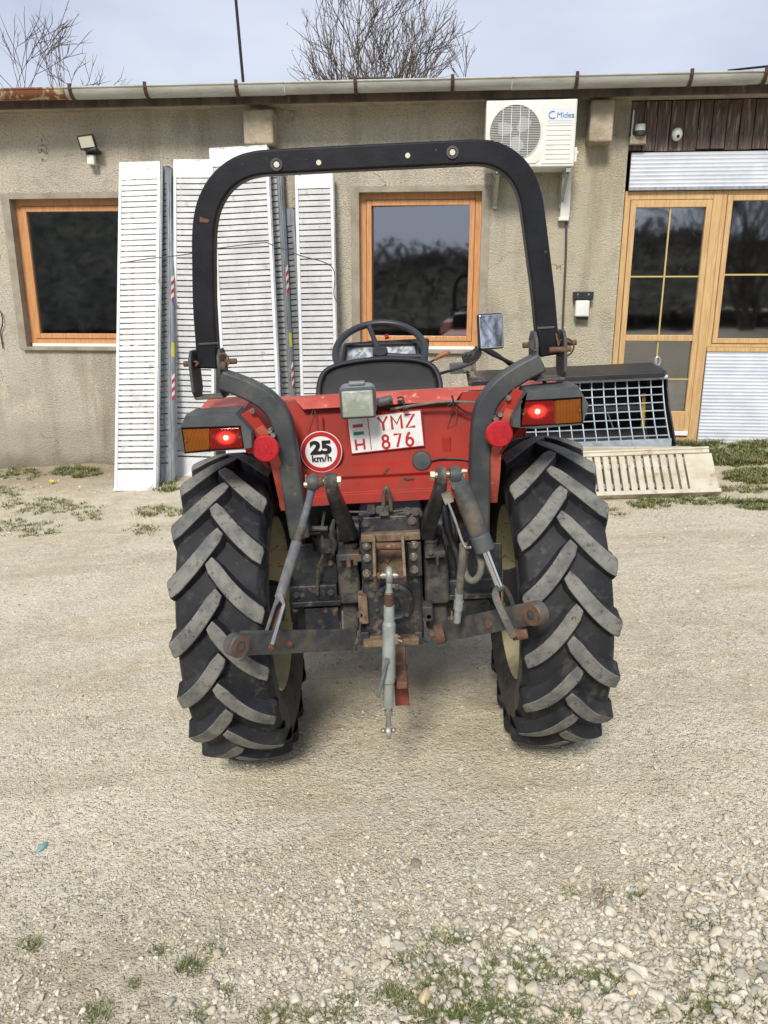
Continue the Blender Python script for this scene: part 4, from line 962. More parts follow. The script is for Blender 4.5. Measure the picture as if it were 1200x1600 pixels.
m = MB(); a_ = T(585, 548, 1.12); m.cyl(T(601, 527, 1.2), T(607, 525, 1.2), .012); K.part('warning_cap', m, m_signred, parent=dash)
m = MB(); m.tube([T(660, 575, 1.05), T(680, 561, 1.0)], .005, 6); lv = K.part('lever', m, m_hoseblk); m = MB(); m.tube([T(678, 562, 1.0), T(688, 556, 1.0), T(699, 551, 1.0), T(703, 549, 1.0)], [.007, .012, .013, .006], 10); K.part('lever_knob', m, M('brown_knob', lin(150, 96, 66), .5), parent=lv, smooth=60)
# mirror
mc = T(766, 518, 1.15); a_ = T(745, 518, 1.15); b_ = T(787, 518, 1.15); mw = b_.x - a_.x; mh = T(766, 491, 1.15).z - T(766, 547, 1.15).z
mRot = Euler((R(-5.2), 0, R(12))).to_matrix()
m = MB(); m.box(mc, (mw, .022, mh), mRot); mir = K.part('mirror', m, m_hoseblk, bevel=.018, seg=4)
m = MB(); m.box(mc - mRot @ Vector((0, .013, 0)), (mw - .014, .006, mh - .014), mRot); o = K.part('mirror_glass', m, m_mirror, parent=mir, bevel=.0025)
m = MB(); m.tube(catmull([T(752, 545, 1.165), T(746, 556, 1.16), T(740, 566, 1.15), T(715, 576, 1.13), T(690, 583, 1.1), T(665, 590, 1.1)], 5), .007, 8); m.box(T(745, 555, 1.16), (.03, .03, .045), (0, R(30), 0)); K.part('mirror_arm', m, m_hoseblk, parent=mir, smooth=50)

# ================================================================== ROLL BAR
yh = -.24
Lp = [(326, 575), (325, 540), (321, 480), (320, 420), (320, 370), (324, 335), (334, 307), (351, 283), (374, 266), (402, 257), (440, 254)]
Rp = [(700, 241), (742, 239), (772, 243), (797, 257), (815, 278), (827, 308), (833, 345), (840, 400), (847, 455), (853, 520), (857, 555)]
P = [T(x, y, yh) for x, y in Lp + [(570, 247)] + Rp]
P2 = P[:1] + catmull(P[1:-1], 3) + P[-1:]
hoop = K.part('roll_bar', MB().ribbon(P2, .064, .052), m_black, bevel=.006, smooth=45)
for (x, y, r_) in ((432, 257, .008), (498, 254, .007), (637, 243, .007), (707, 238, .008)):
    p = T(x, y, yh - .0283); m = MB(); m.cyl(p + Vector((0, -.001, 0)), p + Vector((0, .004, 0)), r_, 18); K.part('bolt_hole', m, m_cap, parent=hoop)
m = MB()
for (x, y, r_) in ((432, 257, .017), (707, 238, .017)):
    p = T(x, y, yh - .0285); m.revolve([(.003, r_), (-.002, r_), (-.002, .0105), (.003, .0105)], p, 'y', 20)
K.part('welded_washer', m, m_arm, parent=hoop)
m = MB(); m.prism([T(312, 335 + 3, yh - .0279), T(318, 341, yh - .0279), T(327, 343, yh - .0279), T(325, 348, yh - .0279), T(312, 347, yh - .0279)], (0, .0005, 0))
for (x, y) in ((350, 312),): pass
K.part('rust_scrape', m, m_rust, parent=hoop)
p = T(326, 537, yh - .028); m = MB(); m.box(p, (.06, .003, .006)); p = T(853, 512, yh - .028); m.box(p, (.05, .003, .006)); K.part('weld_bead', m, m_arm, parent=hoop, bevel=.001)
# lower posts
La = [(346, 592), (384, 606), (416, 624), (438, 651), (448, 690), (455, 740), (464, 800), (470, 836)]
Ra = [(845, 565), (812, 582), (782, 604), (759, 634), (751, 680), (749, 740), (748, 800), (748, 830)]
for pts, ys in ((La, -.27), (Ra, -.27)):
    yy = [ys, ys, ys, ys + .0, ys + .0, ys + .01, ys + .02, ys + .03]
    q = catmull([T(x, y, yy[i]) for i, (x, y) in enumerate(pts)], 4)
    K.part('roll_bar_post', MB().ribbon(q, [.058 + .006 * k / len(q) for k in range(len(q))], .07), m_arm, bevel=.007, smooth=45)
# hinge brackets
def lug(px, xoff, pts, th, yl):
    c = T(*px, yl); m = MB(); m.prism([(c.x + xoff, c.y + y, c.z + z) for y, z in pts], (th, 0, 0)); return m
shape = [(-.055, .03), (-.05, .055), (-.025, .075), (.025, .075), (.05, .055), (.055, .02), (.055, -.045), (.03, -.07), (-.03, -.07), (-.055, -.045)]
for (cx_, cy_), sg in (((328, 585), -1), ((856, 556), 1)):
    c = T(cx_, cy_, yh)
    for xo_, th in ((-.048, .010), (.036, .010)):
        K.part('hinge_plate', lug((cx_, cy_), xo_, [(y * 1.05, z * 1.0) for y, z in shape], th, yh), m_arm, bevel=.004, seg=2)
    m = MB(); m.box(c + Vector((0, 0, -.066)), (.085, .09, .008)); K.part('hinge_base', m, m_rustp, bevel=.002)
    m = MB(); zz = .035
    m.cyl(c + Vector((-.075 * 1, -.0, zz)), c + Vector((.085, -.0, zz)), .0085, 12)
    K.part('hinge_pin', m, m_rust)
    if sg > 0:
        m = MB(); cc_ = T(881, 543, yh); m.tube([cc_ + Vector((.027 * math.cos(q), -.012 - .012 * math.sin(q), .027 * math.sin(q))) for q in [2 * math.pi * k / 24 for k in range(24)]], .0026, 6, closed=True)
        m.cyl(T(858, 547, yh - .05), T(892, 545, yh - .05), .0085, 10); m.tube([T(869, 521, yh - .03), T(873, 540, yh - .04)], .003, 6); K.part('linch_pin', m, m_rust, smooth=50)
        m = MB(); m.cyl(T(834, 533, yh - .02), T(834, 543, yh - .02), .016, 10); m.tube([T(832, 530, yh - .06), T(831, 545, yh - .06), T(838, 548, yh - .06)], .003, 6); K.part('linch_pin', m, m_arm, smooth=50)
    else:
        m = MB(); m.tube(catmull([T(302, 568, yh - .02), T(304, 565, yh - .04), T(309, 567, yh - .05), T(306, 572, yh - .05), T(311, 571, yh)], 4), .003, 6)
        m.tube(catmull([T(303, 574, yh - .02), T(300, 590, yh - .02), T(304, 603, yh - .02)], 4), .001, 5); K.part('linch_pin', m, m_rust, smooth=50)
        m = MB(); q0 = T(349, 563, yh - .05); m.tube([q0 + Vector((.016 * math.cos(q), 0, .02 * math.sin(q))) for q in [2 * math.pi * k / 16 for k in range(16)]], .003, 6, closed=True); m.cyl(T(345, 572, yh - .05), T(353, 573, yh - .05), .014, 10); K.part('linch_pin', m, m_rust, smooth=50)

# ================================================================== TRANSMISSION AND REAR AXLE
def pbox(m, x0, y0, x1, y1, yr, dep):                          # box whose rear face at yr covers that part of the view
    a, b = T(x0, (y0 + y1) / 2, yr), T(x1, (y0 + y1) / 2, yr); t0, t1 = T((x0 + x1) / 2, y0, yr), T((x0 + x1) / 2, y1, yr)
    m.bb(a.x, b.x, yr, yr + dep, t1.z, t0.z); return m
def P3(name, rects, mat, bevel=.006, seg=2, parent=None, **k):
    m = MB()
    for r_ in rects: pbox(m, *r_)
    return K.part(name, m, mat, bevel=bevel, seg=seg, parent=parent, **k)
def bolts(name, L_, mat, parent=None, **kw):
    for q_ in L_:
        m = MB(); bolt(m, *q_[:3], *kw.get('a', ())); K.part(name, m, mat, parent=parent, bevel=.001)
def bolt(m, x, y, yr, r=.009, h=.010):
    p = T(x, y, yr); m.cyl(p, p - Vector((0, h, 0)), r, 6); m.cyl(p + Vector((0, .002, 0)), p - Vector((0, .003, 0)), r * 1.45, 14)
hs = P3('transmission_housing', [(566, 838, 660, 1004, -.24, .5), (560, 800, 662, 842, -.20, .4)], m_grease, bevel=.015, seg=3)
P3('top_cover', [(566, 806, 656, 836, -.245, .04), (578, 800, 650, 808, -.23, .05)], m_grease, parent=hs, bevel=.005)
bolts('cover_bolt', [(x, y, -.246) for x, y in ((572, 818), (644, 814), (580, 797), (593, 797), (637, 799), (650, 800))], m_rustp, hs, a=(.010,))
bolts('cover_bolt', [(x, y, -.25) for x, y in ((562, 872), (672, 862), (563, 960), (670, 962))], m_rustp, hs)
m = MB(); m.tube(catmull([T(599, 800, -.24), T(600, 775, -.25), T(604, 762, -.26), T(609, 775, -.25), T(611, 798, -.24)], 5), .007, 8); m.box(T(600, 798, -.25), (.03, .03, .025)); m.box(T(580, 796, -.25), (.022, .03, .022)); m.tube([T(520, 800, -.2), T(560, 800, -.22), T(600, 801, -.24), T(650, 795, -.22)], .004, 6); K.part('hook_pipe', m, m_grease2, smooth=50)
# sides: castings flanking
P3('axle_casting', [(528, 872, 562, 945, -.20, .3), (531, 942, 560, 990, -.16, .3)], m_grease2, bevel=.014, seg=3)
P3('axle_casting', [(663, 872, 702, 945, -.20, .3), (666, 942, 700, 985, -.16, .3)], m_grease2, bevel=.014, seg=3)
P3('lower_lug', [(560, 932, 575, 976, -.26, .06)], m_tan, bevel=.006); P3('lower_lug', [(660, 948, 677, 972, -.26, .06)], m_grease2, bevel=.006)
m = MB()
a_ = T(546, 876, -.2)
m.cyl(T(547, 868, -.20), T(547, 853, -.20), .022, 20); m.cyl(T(547, 853, -.20), T(547, 849, -.20), .025, 20); K.part('filler_cap', m, m_grease2, smooth=40)
m = MB(); m.cyl(T(673, 864, -.20), T(673, 845, -.20), .021, 20); m.cyl(T(673, 845, -.2), T(673, 841, -.2), .025, 20); K.part('filler_cap', m, m_grease2, smooth=40)
P3('valve_bracket', [(527, 866, 562, 876, -.25, .08), (541, 872, 548, 887, -.255, .02), (552, 874, 559, 884, -.25, .02)], m_rustp, bevel=.003)
P3('valve_bracket', [(664, 862, 696, 872, -.25, .08), (681, 868, 686, 884, -.255, .02)], m_grease2, bevel=.003)
# axle tubes
m = MB(); m.cyl((-.36, 0, RR), (-.12, 0, RR), .085, 28); m.cyl((-.33, 0, RR), (-.30, 0, RR), .12, 28); K.part('axle_tube', m, m_grease, smooth=40)
m = MB(); m.cyl((.38, 0, RR), (.12, 0, RR), .085, 28); m.cyl((.35, 0, RR), (.32, 0, RR), .12, 28); K.part('axle_tube', m, m_grease, smooth=40)
P3('mounting_plate', [(456, 850, 527, 938, -.13, .012), (452, 915, 527, 938, -.16, .03)], m_grease, bevel=.004)
P3('mounting_plate', [(700, 850, 785, 925, -.13, .012), (700, 905, 785, 926, -.16, .03)], m_grease, bevel=.004)
P3('drop_bracket', [(456, 940, 533, 948, -.19, .10), (477, 950, 530, 990, -.17, .014)], m_grease, bevel=.003)
P3('drop_bracket', [(702, 928, 782, 936, -.19, .10), (716, 937, 766, 975, -.17, .014)], m_grease, bevel=.003)
bolts('bracket_bolt', [(x, y, -.165 if y > 905 else -.135) for x, y in ((463, 930), (517, 880), (517, 926), (462, 952), (509, 953), (722, 915), (770, 915), (712, 937), (754, 945))], m_grease2, a=(.008,))
P3('mud_flap', [(419, 915, 440, 948, -.12, .006)], m_hoseblk, bevel=.001); P3('mud_flap', [(786, 890, 815, 941, -.12, .006)], m_hoseblk, bevel=.001)
# clutter behind the left lift rod: springs, levers, linkages
m = MB()
m.tube(catmull([T(507, 800, -.16), T(503, 830, -.17), T(505, 865, -.18), T(497, 890, -.17), T(496, 930, -.17)], 5), .005, 6); m.tube([T(487, 826, -.2), T(512, 826, -.2)], .009, 8); m.tube([T(470, 834, -.15), T(500, 834, -.15)], .005, 6)
m.tube(catmull([T(522, 815, -.16), T(516, 835, -.18), T(524, 850, -.18), T(518, 870, -.16)], 4), .008, 8); m.box(T(521, 848, -.15), (.07, .04, .03)); m.tube([T(521, 812, -.18), T(521, 866, -.18)], .005, 6)
K.part('control_linkage', m, m_grease2, smooth=50)
m = MB(); m.revolve([(-.02, .03), (-.02, .05), (.03, .05)], T(512, 848, -.13), 'z', 24); m.revolve([(0, .001), (0, .06), (-.05, .06)], T(505, 845, -.05), 'y', 24); m.bb(-.33, .33, -.02, .05, .80, .90); K.part('brake_drum', m, m_grease, smooth=40)
m = MB(); m.tube([T(693, 790, -.16), T(700, 830, -.17), T(716, 870, -.18), T(720, 900, -.18)], .012, 8); m.tube([T(704, 800, -.14), T(712, 850, -.15), T(716, 905, -.16)], .008, 8); m.box(T(740, 870, -.06), (.10, .08, .2)); K.part('control_linkage', m, m_grease, smooth=50)
# under-hitch: shelf + drawbar
P3('drawbar_shelf', [(568, 1000, 655, 1010, -.28, .2)], m_tan, bevel=.003)
P3('shelf_foot', [(563, 988, 577, 1008, -.26, .12)], m_grease, bevel=.003); P3('shelf_foot', [(648, 988, 660, 1008, -.26, .12)], m_grease, bevel=.003)
a = T(626, 1013, -.22)
zt_ = a.z
m = MB(); m.bb(a.x - .018, a.x + .016, -.42, .2, zt_ - .045, zt_ - .02)
drw = K.part('drawbar', m, m_rust, bevel=.004)
m = MB(); pbox(m, 618, 1012, 634, 1048, -.30, .03); pbox(m, 619, 1048, 638, 1072, -.32, .05); K.part('drawbar_hanger', m, m_tan, parent=drw, bevel=.004)
m = MB(); pbox(m, 617, 1074, 639, 1103, -.34, .06); pbox(m, 616, 1070, 637, 1075, -.345, .03); K.part('drawbar_block', m, M('red_brown_iron', lin(122, 62, 48), .85, c2=lin(92, 54, 44), scale=30, bump=.001), parent=drw, bevel=.003)
# PTO cover
c = T(615, 940, -.245); m = MB(); m.revolve([(0, .068), (-.012, .066), (-.018, .055), (-.012, .045), (-.012, .02), (-.03, .018), (-.03, .001)], c, 'y', 40); K.part('power_shaft_cover', m, m_grease, smooth=35)
for k in range(6):
    m = MB(); a = k * math.pi / 3 + .3; m.cyl(c + Vector((.057 * math.cos(a), -.016, .057 * math.sin(a))), c + Vector((.057 * math.cos(a), -.026, .057 * math.sin(a))), .007, 6); K.part('cover_bolt', m, m_grease2)

# ---- top-link bracket
P3('side_strap', [(565, 842, 586, 906, -.262, .02)], m_grease, bevel=.003); P3('side_strap', [(637, 847, 659, 901, -.262, .02)], m_grease, bevel=.003)
br = P3('top_link_bracket', [(564, 834, 657, 846, -.275, .035), (590, 846, 632, 896, -.262, .012)], m_tan, bevel=.003)
m = MB()
for xa, xb in ((583, 589), (627, 633)):
    s0, s1 = T(xa, 850, -.29), T(xb, 850, -.29); x0_, x1_ = s0.x, s0.x + .009
    q = [T(xa, 836, -.27), T(xa, 836, -.32), T(xa, 862, -.39), T(xa, 900, -.46), T(xa, 909, -.44), T(xa, 905, -.30), T(xa, 880, -.27)]
    m.prism([(x0_, p.y, p.z) for p in q], (.009, 0, 0))
K.part('bracket_cheek', m, m_tan, parent=br, bevel=.002)
m = MB(); m.cyl(T(587, 854, -.33), T(632, 853, -.33), .012, 16); K.part('bracket_pin', m, m_rust, parent=br, smooth=40)
bolts('bracket_bolt', [(x, y, -.263) for x, y in ((573, 853), (574, 872), (573, 896), (647, 851), (646, 870), (647, 890))], m_bolt, br, a=(.0095, .014))
m = MB(); m.tube([T(595, 880, -.264), T(600, 876, -.264), T(606, 881, -.264), T(612, 874, -.264)], .0015, 5); K.part('chalk_mark', m, m_ink, parent=br)
# ---- top link
ytl = -.43
def tp(x, y): return T(x, y, ytl)
tk = MB(); tk.cyl(tp(608, 946), tp(608, 970), .0165, 24); tk.cyl(tp(608, 970), tp(608, 975), .0165, 24, r1=.0205); tk.cyl(tp(608, 975), tp(607, 1064), .0205, 24); tk.cyl(tp(607, 1064), tp(607, 1067), .0205, 24, r1=.016); tk.cyl(tp(607, 1067), tp(607, 1104), .016, 24)
top = K.part('top_link', tk, m_galv, smooth=35)
m = MB(); m.cyl(tp(608, 925), tp(608, 947), .0125, 16)
for k in range(9): m.revolve([(-.0008, .0125), (0, .0142), (.0008, .0125)], tp(608, 927 + k * 2.2), 'z', 18)
K.part('threaded_rod', m, m_rust, parent=top, smooth=30)
m = MB(); m.revolve([(-.008, .004), (-.010, .014), (-.009, .022), (0, .026), (.009, .022), (.010, .014), (.008, .004)], tp(608, 898), 'x', 28); m.tube([tp(608, 906), tp(608, 918), tp(608, 927)], [.010, .008, .013], 14); K.part('ball_end', m, m_galv, parent=top, smooth=60)
m = MB(); m.cyl(tp(596, 899), tp(604, 899), .010, 16); m.cyl(tp(612, 899), tp(620, 899), .010, 16); m.cyl(tp(583, 900), tp(634, 899), .007, 14); K.part('link_pin', m, m_steel, parent=top, smooth=40)
m = MB(); m.cyl(tp(589, 900), tp(594, 900), .011, 12); m.cyl(tp(622, 899), tp(630, 899), .011, 12); K.part('rust_collar', m, m_rust, parent=top, smooth=40)
m = MB(); p = tp(605, 1027) - Vector((0, .024, 0)); m.cyl(p + Vector((0, .008, 0)), p - Vector((0, .004, 0)), .008, 14); m.tube([p, T(600, 1052, ytl - .03), T(592, 1082, ytl - .03), T(591, 1089, ytl - .03)], [.005, .0055, .0055, .006], 10); K.part('link_handle', m, m_rodp, parent=top, smooth=50)
m = MB(); q = tp(618, 996) - Vector((-.002, .01, 0)); m.box(q, (.012, .012, .03)); m.tube([q, q + Vector((.018, -.01, -.006))], .003, 6); m.tube([q + Vector((0, 0, .012)), q + Vector((.012, -.01, .01))], .0025, 6); K.part('grease_nipple', m, m_steel, parent=top, bevel=.001)
m = MB(); m.cyl(tp(607, 1104), tp(607, 1125), .009, 14); m.cyl(tp(607, 1110), tp(607, 1117), .015, 6); K.part('lock_nut', m, m_steel, parent=top, bevel=.001)
m = MB(); m.tube([tp(607, 1118), tp(607, 1128), tp(607, 1134)], [.009, .008, .010], 12); m.revolve([(-.008, .006), (-.009, .014), (-.008, .022), (0, .025), (.008, .022), (.009, .014), (.008, .006)], tp(607, 1143), 'x', 28); m.sphere(tp(599, 1142), .009, 8); m.sphere(tp(615, 1141), .009, 8); K.part('ball_end', m, m_steel, parent=top, smooth=60)

# ---- lift arms
def arm(name, P, ws, ds, mat, **k):
    m = MB(); n = len(P); 
    m.ribbon(P, ws, ds); return K.part(name, m, mat, **k)
la = arm('lift_arm', catmull([T(546, 838, -.20), T(538, 815, -.26), T(528, 790, -.36), T(520, 768, -.44), T(517, 752, -.47)], 4), [.055, .054, .053, .052, .05, .048, .046, .044, .042, .040, .038, .037, .036, .035, .034, .033, .034], .05, m_grease, bevel=.010, seg=3, smooth=50)
ra = arm('lift_arm', catmull([T(667, 836, -.20), T(672, 812, -.26), T(681, 788, -.36), T(687, 766, -.44), T(690, 742, -.47)], 4), [.055, .054, .053, .052, .05, .048, .046, .044, .042, .040, .038, .037, .036, .035, .034, .033, .034], .05, m_grease, bevel=.010, seg=3, smooth=50)
m = MB(); m.cyl(T(528, 828, -.14), T(690, 822, -.14), .045, 24); K.part('lift_shaft', m, m_grease, smooth=40)
m = MB(); m.cyl(T(479, 753, -.47), T(532, 751, -.47), .009, 14); m.cyl(T(526, 751, -.47), T(533, 751, -.47), .015, 6); m.cyl(T(521, 751, -.47), T(525, 751, -.47), .019, 18); m.tube([T(478, 742, -.48), T(478, 762, -.48)], .0025, 6); m.cyl(T(475, 757, -.48), T(480, 757, -.48), .007, 8); K.part('arm_pin', m, m_gold, parent=la, smooth=40)
m = MB(); m.revolve([(-.019, .012), (-.017, .022), (0, .024), (.017, .022), (.019, .012)], T(517, 752, -.47), 'x', 24); K.part('arm_eye', m, m_grease2, parent=la, smooth=50)
m = MB(); m.revolve([(-.012, .012), (-.012, .022), (0, .024), (.012, .022), (.012, .012)], T(690, 742, -.47), 'x', 24); K.part('arm_eye', m, m_grease2, parent=ra, smooth=50)
m = MB(); m.cyl(T(673, 743, -.47), T(728, 739, -.47), .009, 14); m.cyl(T(672, 743, -.47), T(679, 743, -.47), .014, 6); m.tube([T(724, 732, -.48), T(725, 750, -.48)], .003, 6); m.cyl(T(721, 736, -.48), T(730, 736, -.48), .006, 8); K.part('arm_pin', m, m_gold, parent=ra, smooth=40)
# ---- left lift rod
y0_, y1_ = -.47, -.60
lr = K.part('lift_rod', MB().cyl(T(464, 846, -.485), T(437, 934, -.505), .0155, 20), m_rodp, smooth=40)
m = MB(); m.tube([T(487, 764, y0_), T(484, 778, -.475), T(470, 830, -.48), T(464, 848, -.485)], [.012, .0105, .0115, .0115], 14); K.part('rod_shank', m, m_rodp, parent=lr, smooth=50)
m = MB(); 
for k in range(10): 
    t_ = k / 10; p = T(472 - 7 * t_, 824 + 20 * t_, -.48 - .004 * t_); m.sphere(p, .0128, 6)
K.part('rod_thread', m, m_grease2, parent=lr, smooth=60)
m = MB(); m.revolve([(-.016, .010), (-.015, .020), (0, .026), (.015, .020), (.016, .010)], T(489, 754, y0_), 'x', 28); K.part('ball_joint', m, m_rustp, parent=lr, smooth=50)
m = MB(); m.revolve([(-.020, .006), (-.018, .014), (0, .018), (.018, .014), (.020, .006)], T(495, 753, y0_), 'x', 20); K.part('ball', m, m_rust, parent=lr, smooth=50)
m = MB(); m.ribbon([T(438, 928, -.505), T(430, 944, -.508), T(412, 1000, -.515)], [.020, .010, .010], .03); m.ribbon([T(438, 928, -.505), T(444, 945, -.515), T(425, 1008, -.572)], [.020, .010, .012], .03); K.part('rod_fork', m, m_rodp, parent=lr, bevel=.002)
m = MB(); m.ribbon([T(437, 940, -.497), T(418, 998, -.505)], .020, .006); K.part('rod_fork_inner', m, m_rust, parent=lr)
# ---- left lower link
def link(name, e, mat, th=.016):
    (tlx, tly, yl0), (trx, try_, yl1), (brx, bry, _), (blx, bly, _) = e
    m = MB(); m.prism([T(tlx, tly, yl0), T(trx, try_, yl1), T(brx, bry, yl1), T(blx, bly, yl0)], Vector((.004, th, 0))); return K.part(name, m, mat, bevel=.004, seg=2)
ll = link('lower_link', [(372, 988, -.625), (556, 985, -.27), (556, 1017, -.27), (372, 1026, -.625)], m_rustp if False else M('dark_blue_grey_paint', lin(62, 67, 72), .5, c2=lin(92, 88, 80), scale=22, c3=lin(108, 80, 62), scale3=17, lo3=.57, hi3=.68, bump=.001, bscale=80))
m_link = MC['dark_blue_grey_paint']
c = T(369, 1008, -.635)
m = MB(); dv = (T(556, 1000, -.27) - T(372, 1007, -.625)).normalized(); nrm = Vector((dv.y, -dv.x, 0)).normalized()
m.cyl(c - nrm * .018, c + nrm * .018, .033, 28); K.part('link_eye', m, m_rustp, parent=ll, smooth=40, bevel=.004)
m = MB(); m.revolve([(0, .016), (0, .027), (-.006, .03), (-.006, .016)], (0, 0, 0), 'y', 24)
rotq = Vector((0, -1, 0)).rotation_difference(nrm).to_matrix().to_4x4()
o = m.build('link_ball', m_rust, ll, smooth=50); o.matrix_local = Matrix.Translation(c + nrm * .0155) @ rotq
for (x, y) in ((423, 1009), (449, 1005)):
    yl = -.625 + (.355) * (x - 372) / 184; p = T(x, y, yl - .003); m = MB(); m.cyl(p - nrm * .004, p + nrm * .010, .014, 6); m.cyl(p, p + nrm * .017, .008, 12); K.part('link_bolt', m, m_rust, parent=ll, bevel=.001)
m = MB()
for x, y in ((467, 1003), (497, 1000)):
    yl = -.625 + .355 * (x - 372) / 184; p = T(x, y, yl); m.cyl(p, p + nrm * .0008, .006, 12)
K.part('link_hole', m, m_ink, parent=ll)
for (x, y, w_, h_) in ((485, 1002, .004, .022), (494, 1002, .004, .022)):
    yl = -.625 + .355 * (x - 372) / 184; p = T(x, y, yl - .002)
    K.part('weld_mark', MB().box(p + nrm * .0005, (w_, .004, h_)), m_rust, parent=ll)
m = MB(); m.cyl(T(554, 1001, -.27), T(566, 1001, -.24), .014, 12); m.cyl(T(560, 1001, -.25), T(568, 1001, -.25), .010, 6); K.part('link_pivot', m, m_rustp, parent=ll, bevel=.002)
# ---- right lower link
rl_ = link('lower_link', [(690, 973, -.27), (838, 940, -.62), (842, 976, -.62), (693, 1004, -.27)], m_link)
dv = (T(840, 958, -.62) - T(690, 988, -.27)).normalized(); nrm2 = Vector((dv.y, -dv.x, 0)).normalized()
c = T(838, 958, -.63); m = MB(); m.cyl(c - nrm2 * .018, c + nrm2 * .018, .033, 28); K.part('link_eye', m, m_rustp, parent=rl_, smooth=40, bevel=.004)
rotq = Vector((0, -1, 0)).rotation_difference(nrm2).to_matrix().to_4x4()
m = MB(); m.revolve([(0, .014), (0, .027), (-.006, .03), (-.006, .014)], (0, 0, 0), 'y', 24); o = m.build('link_ball', m_rust, rl_, smooth=50); o.matrix_local = Matrix.Translation(c + nrm2 * .016) @ rotq
m = MB(); m.cyl(T(680, 992, -.27), T(694, 989, -.27), .033, 20); m.cyl(T(671, 991, -.27), T(682, 991, -.27), .011, 8); K.part('link_pivot', m, m_rust, parent=rl_, smooth=40, bevel=.003)
for x, y in ((767, 974),):
    yl = -.27 - .35 * (x - 690) / 148; p = T(x, y, yl - .003); m = MB(); m.cyl(p - nrm2 * .004, p + nrm2 * .012, .014, 6); K.part('link_bolt', m, m_rust, parent=rl_, bevel=.001)
m = MB(); p = T(814, 992, -.55); m.cyl(p - Vector((.025, 0, 0)), p + Vector((.018, 0, .004)), .016, 14); K.part('link_bolt', m, m_rust, parent=rl_, bevel=.001)
# ---- hydraulic lift cylinder
cy = K.part('lift_cylinder', MB().cyl(T(718, 756, -.47), T(757, 858, -.495), .0275, 28), m_rustp, smooth=35, bevel=.003)
ax = (T(757, 858, -.495) - T(718, 756, -.47)).normalized()
m = MB(); p = T(757, 858, -.495); m.cyl(p - ax * .045, p + ax * .004, .030, 28); K.part('cylinder_gland', m, m_plastic, parent=cy, smooth=35, bevel=.002)
m = MB(); m.cyl(T(757, 858, -.495), T(780, 917, -.51), .0125, 20); K.part('piston_rod', m, m_chrome, parent=cy, smooth=40)
m = MB(); m.revolve([(-.016, .010), (-.015, .024), (0, .026), (.015, .024), (.016, .010)], T(711, 742, -.47), 'x', 24); m.ribbon([T(711, 745, -.47), T(719, 760, -.475)], .045, .035); K.part('cylinder_eye', m, m_rustp, parent=cy, smooth=50, bevel=.002)
m = MB(); m.ribbon(catmull([T(781, 915, -.51), T(774, 924, -.53), T(777, 940, -.55), T(790, 968, -.575), T(803, 996, -.585)], 3), [.014] * 2 + [.017] * 2 + [.022] * 9, .010); m.ribbon(catmull([T(780, 915, -.51), T(791, 921, -.50), T(799, 938, -.49), T(812, 985, -.48)], 3), .012, .022); m.cyl(T(776, 921, -.515), T(787, 916, -.51), .011, 12); K.part('cylinder_fork', m, m_rustp, parent=cy, bevel=.002)
m = MB(); m.box(T(699, 777, -.48), (.026, .026, .030), (0, R(-20), 0)); m.tube(catmull([T(700, 784, -.49), T(712, 815, -.50), T(722, 845, -.51), T(728, 855, -.515), T(735, 855, -.53)], 5), .004, 8); K.part('cylinder_pipe', m, m_steel, parent=cy, smooth=50)
h1 = K.part('hydraulic_hose', MB().tube(catmull([T(724, 850, -.50), T(723, 870, -.49), T(720, 900, -.47), T(718, 925, -.45)], 6), .0115, 12), m_hose, smooth=60)
m = MB(); m.cyl(T(718, 920, -.45), T(717, 938, -.44), .0125, 14); m.cyl(T(717, 938, -.44), T(716, 952, -.43), .0145, 8); m.cyl(T(716, 952, -.43), T(714, 972, -.42), .011, 14); K.part('hose_fitting', m, m_galv, parent=h1, bevel=.001)
K.part('hydraulic_hose', MB().tube(catmull([T(727, 862, -.46), T(725, 888, -.46), T(731, 903, -.47), T(740, 907, -.475), T(749, 898, -.48), T(752, 880, -.48), T(748, 866, -.47)], 6), .0105, 12), m_hose, smooth=60)
m = MB(); m.tube([T(706, 955, -.40), T(706, 968, -.40)], .003, 6); m.tube([T(535, 955, -.30), T(536, 984, -.30)], .003, 6); K.part('split_pin', m, m_steel)
# ================================================================== GROUND
def gnoise(x, y):
    d = math.hypot(x, y)
    a = noise.noise(Vector((x * .9, y * .9, 0))) * .012 + noise.noise(Vector((x * 3.1, y * 3.1, 5))) * .006 + noise.noise(Vector((x * 9, y * 9, 9))) * .003
    return a * min(1, max(.15, d))
def gz_(x, y):
    z = ghgt(x, y) + gnoise(x, y)
    if y < .6: z += 0
    # soil banked against the wall foot
    wy = 7.86 - math.tan(R(4.9)) * x
    if 0 < wy - y < .8: z += .06 * (1 - (wy - y) / .8) * (0.6 + noise.noise(Vector((x * 1.7, 3, 0))))
    return z
def axis(a, b, fine, lo, hi, n_out=14):
    inner = list(np.arange(a, b + 1e-6, fine))
    L_ = [a - (a - lo) * ((k / n_out) ** 3) for k in range(n_out, 0, -1)]; H_ = [b + (hi - b) * ((k / n_out) ** 3) for k in range(1, n_out + 1)]
    return L_ + inner + H_
X = axis(-5.5, 5.5, .045, -400, 400); Y = axis(.6, 8.2, .045, -400, 400)
vs = []
for y in Y:
    for x in X: vs.append((x, y, gz_(x, y) if abs(x) < 30 and abs(y) < 30 else ghgt(x, y)))
nx_, ny_ = len(X), len(Y)
fs = [(j * nx_ + i, j * nx_ + i + 1, (j + 1) * nx_ + i + 1, (j + 1) * nx_ + i) for j in range(ny_ - 1) for i in range(nx_ - 1)]
me = bpy.data.meshes.new('ground'); me.from_pydata(vs, [], fs); me.update(); me.shade_smooth()
gr = bpy.data.objects.new('ground', me); COL.objects.link(gr); gr['kind'] = 'structure'

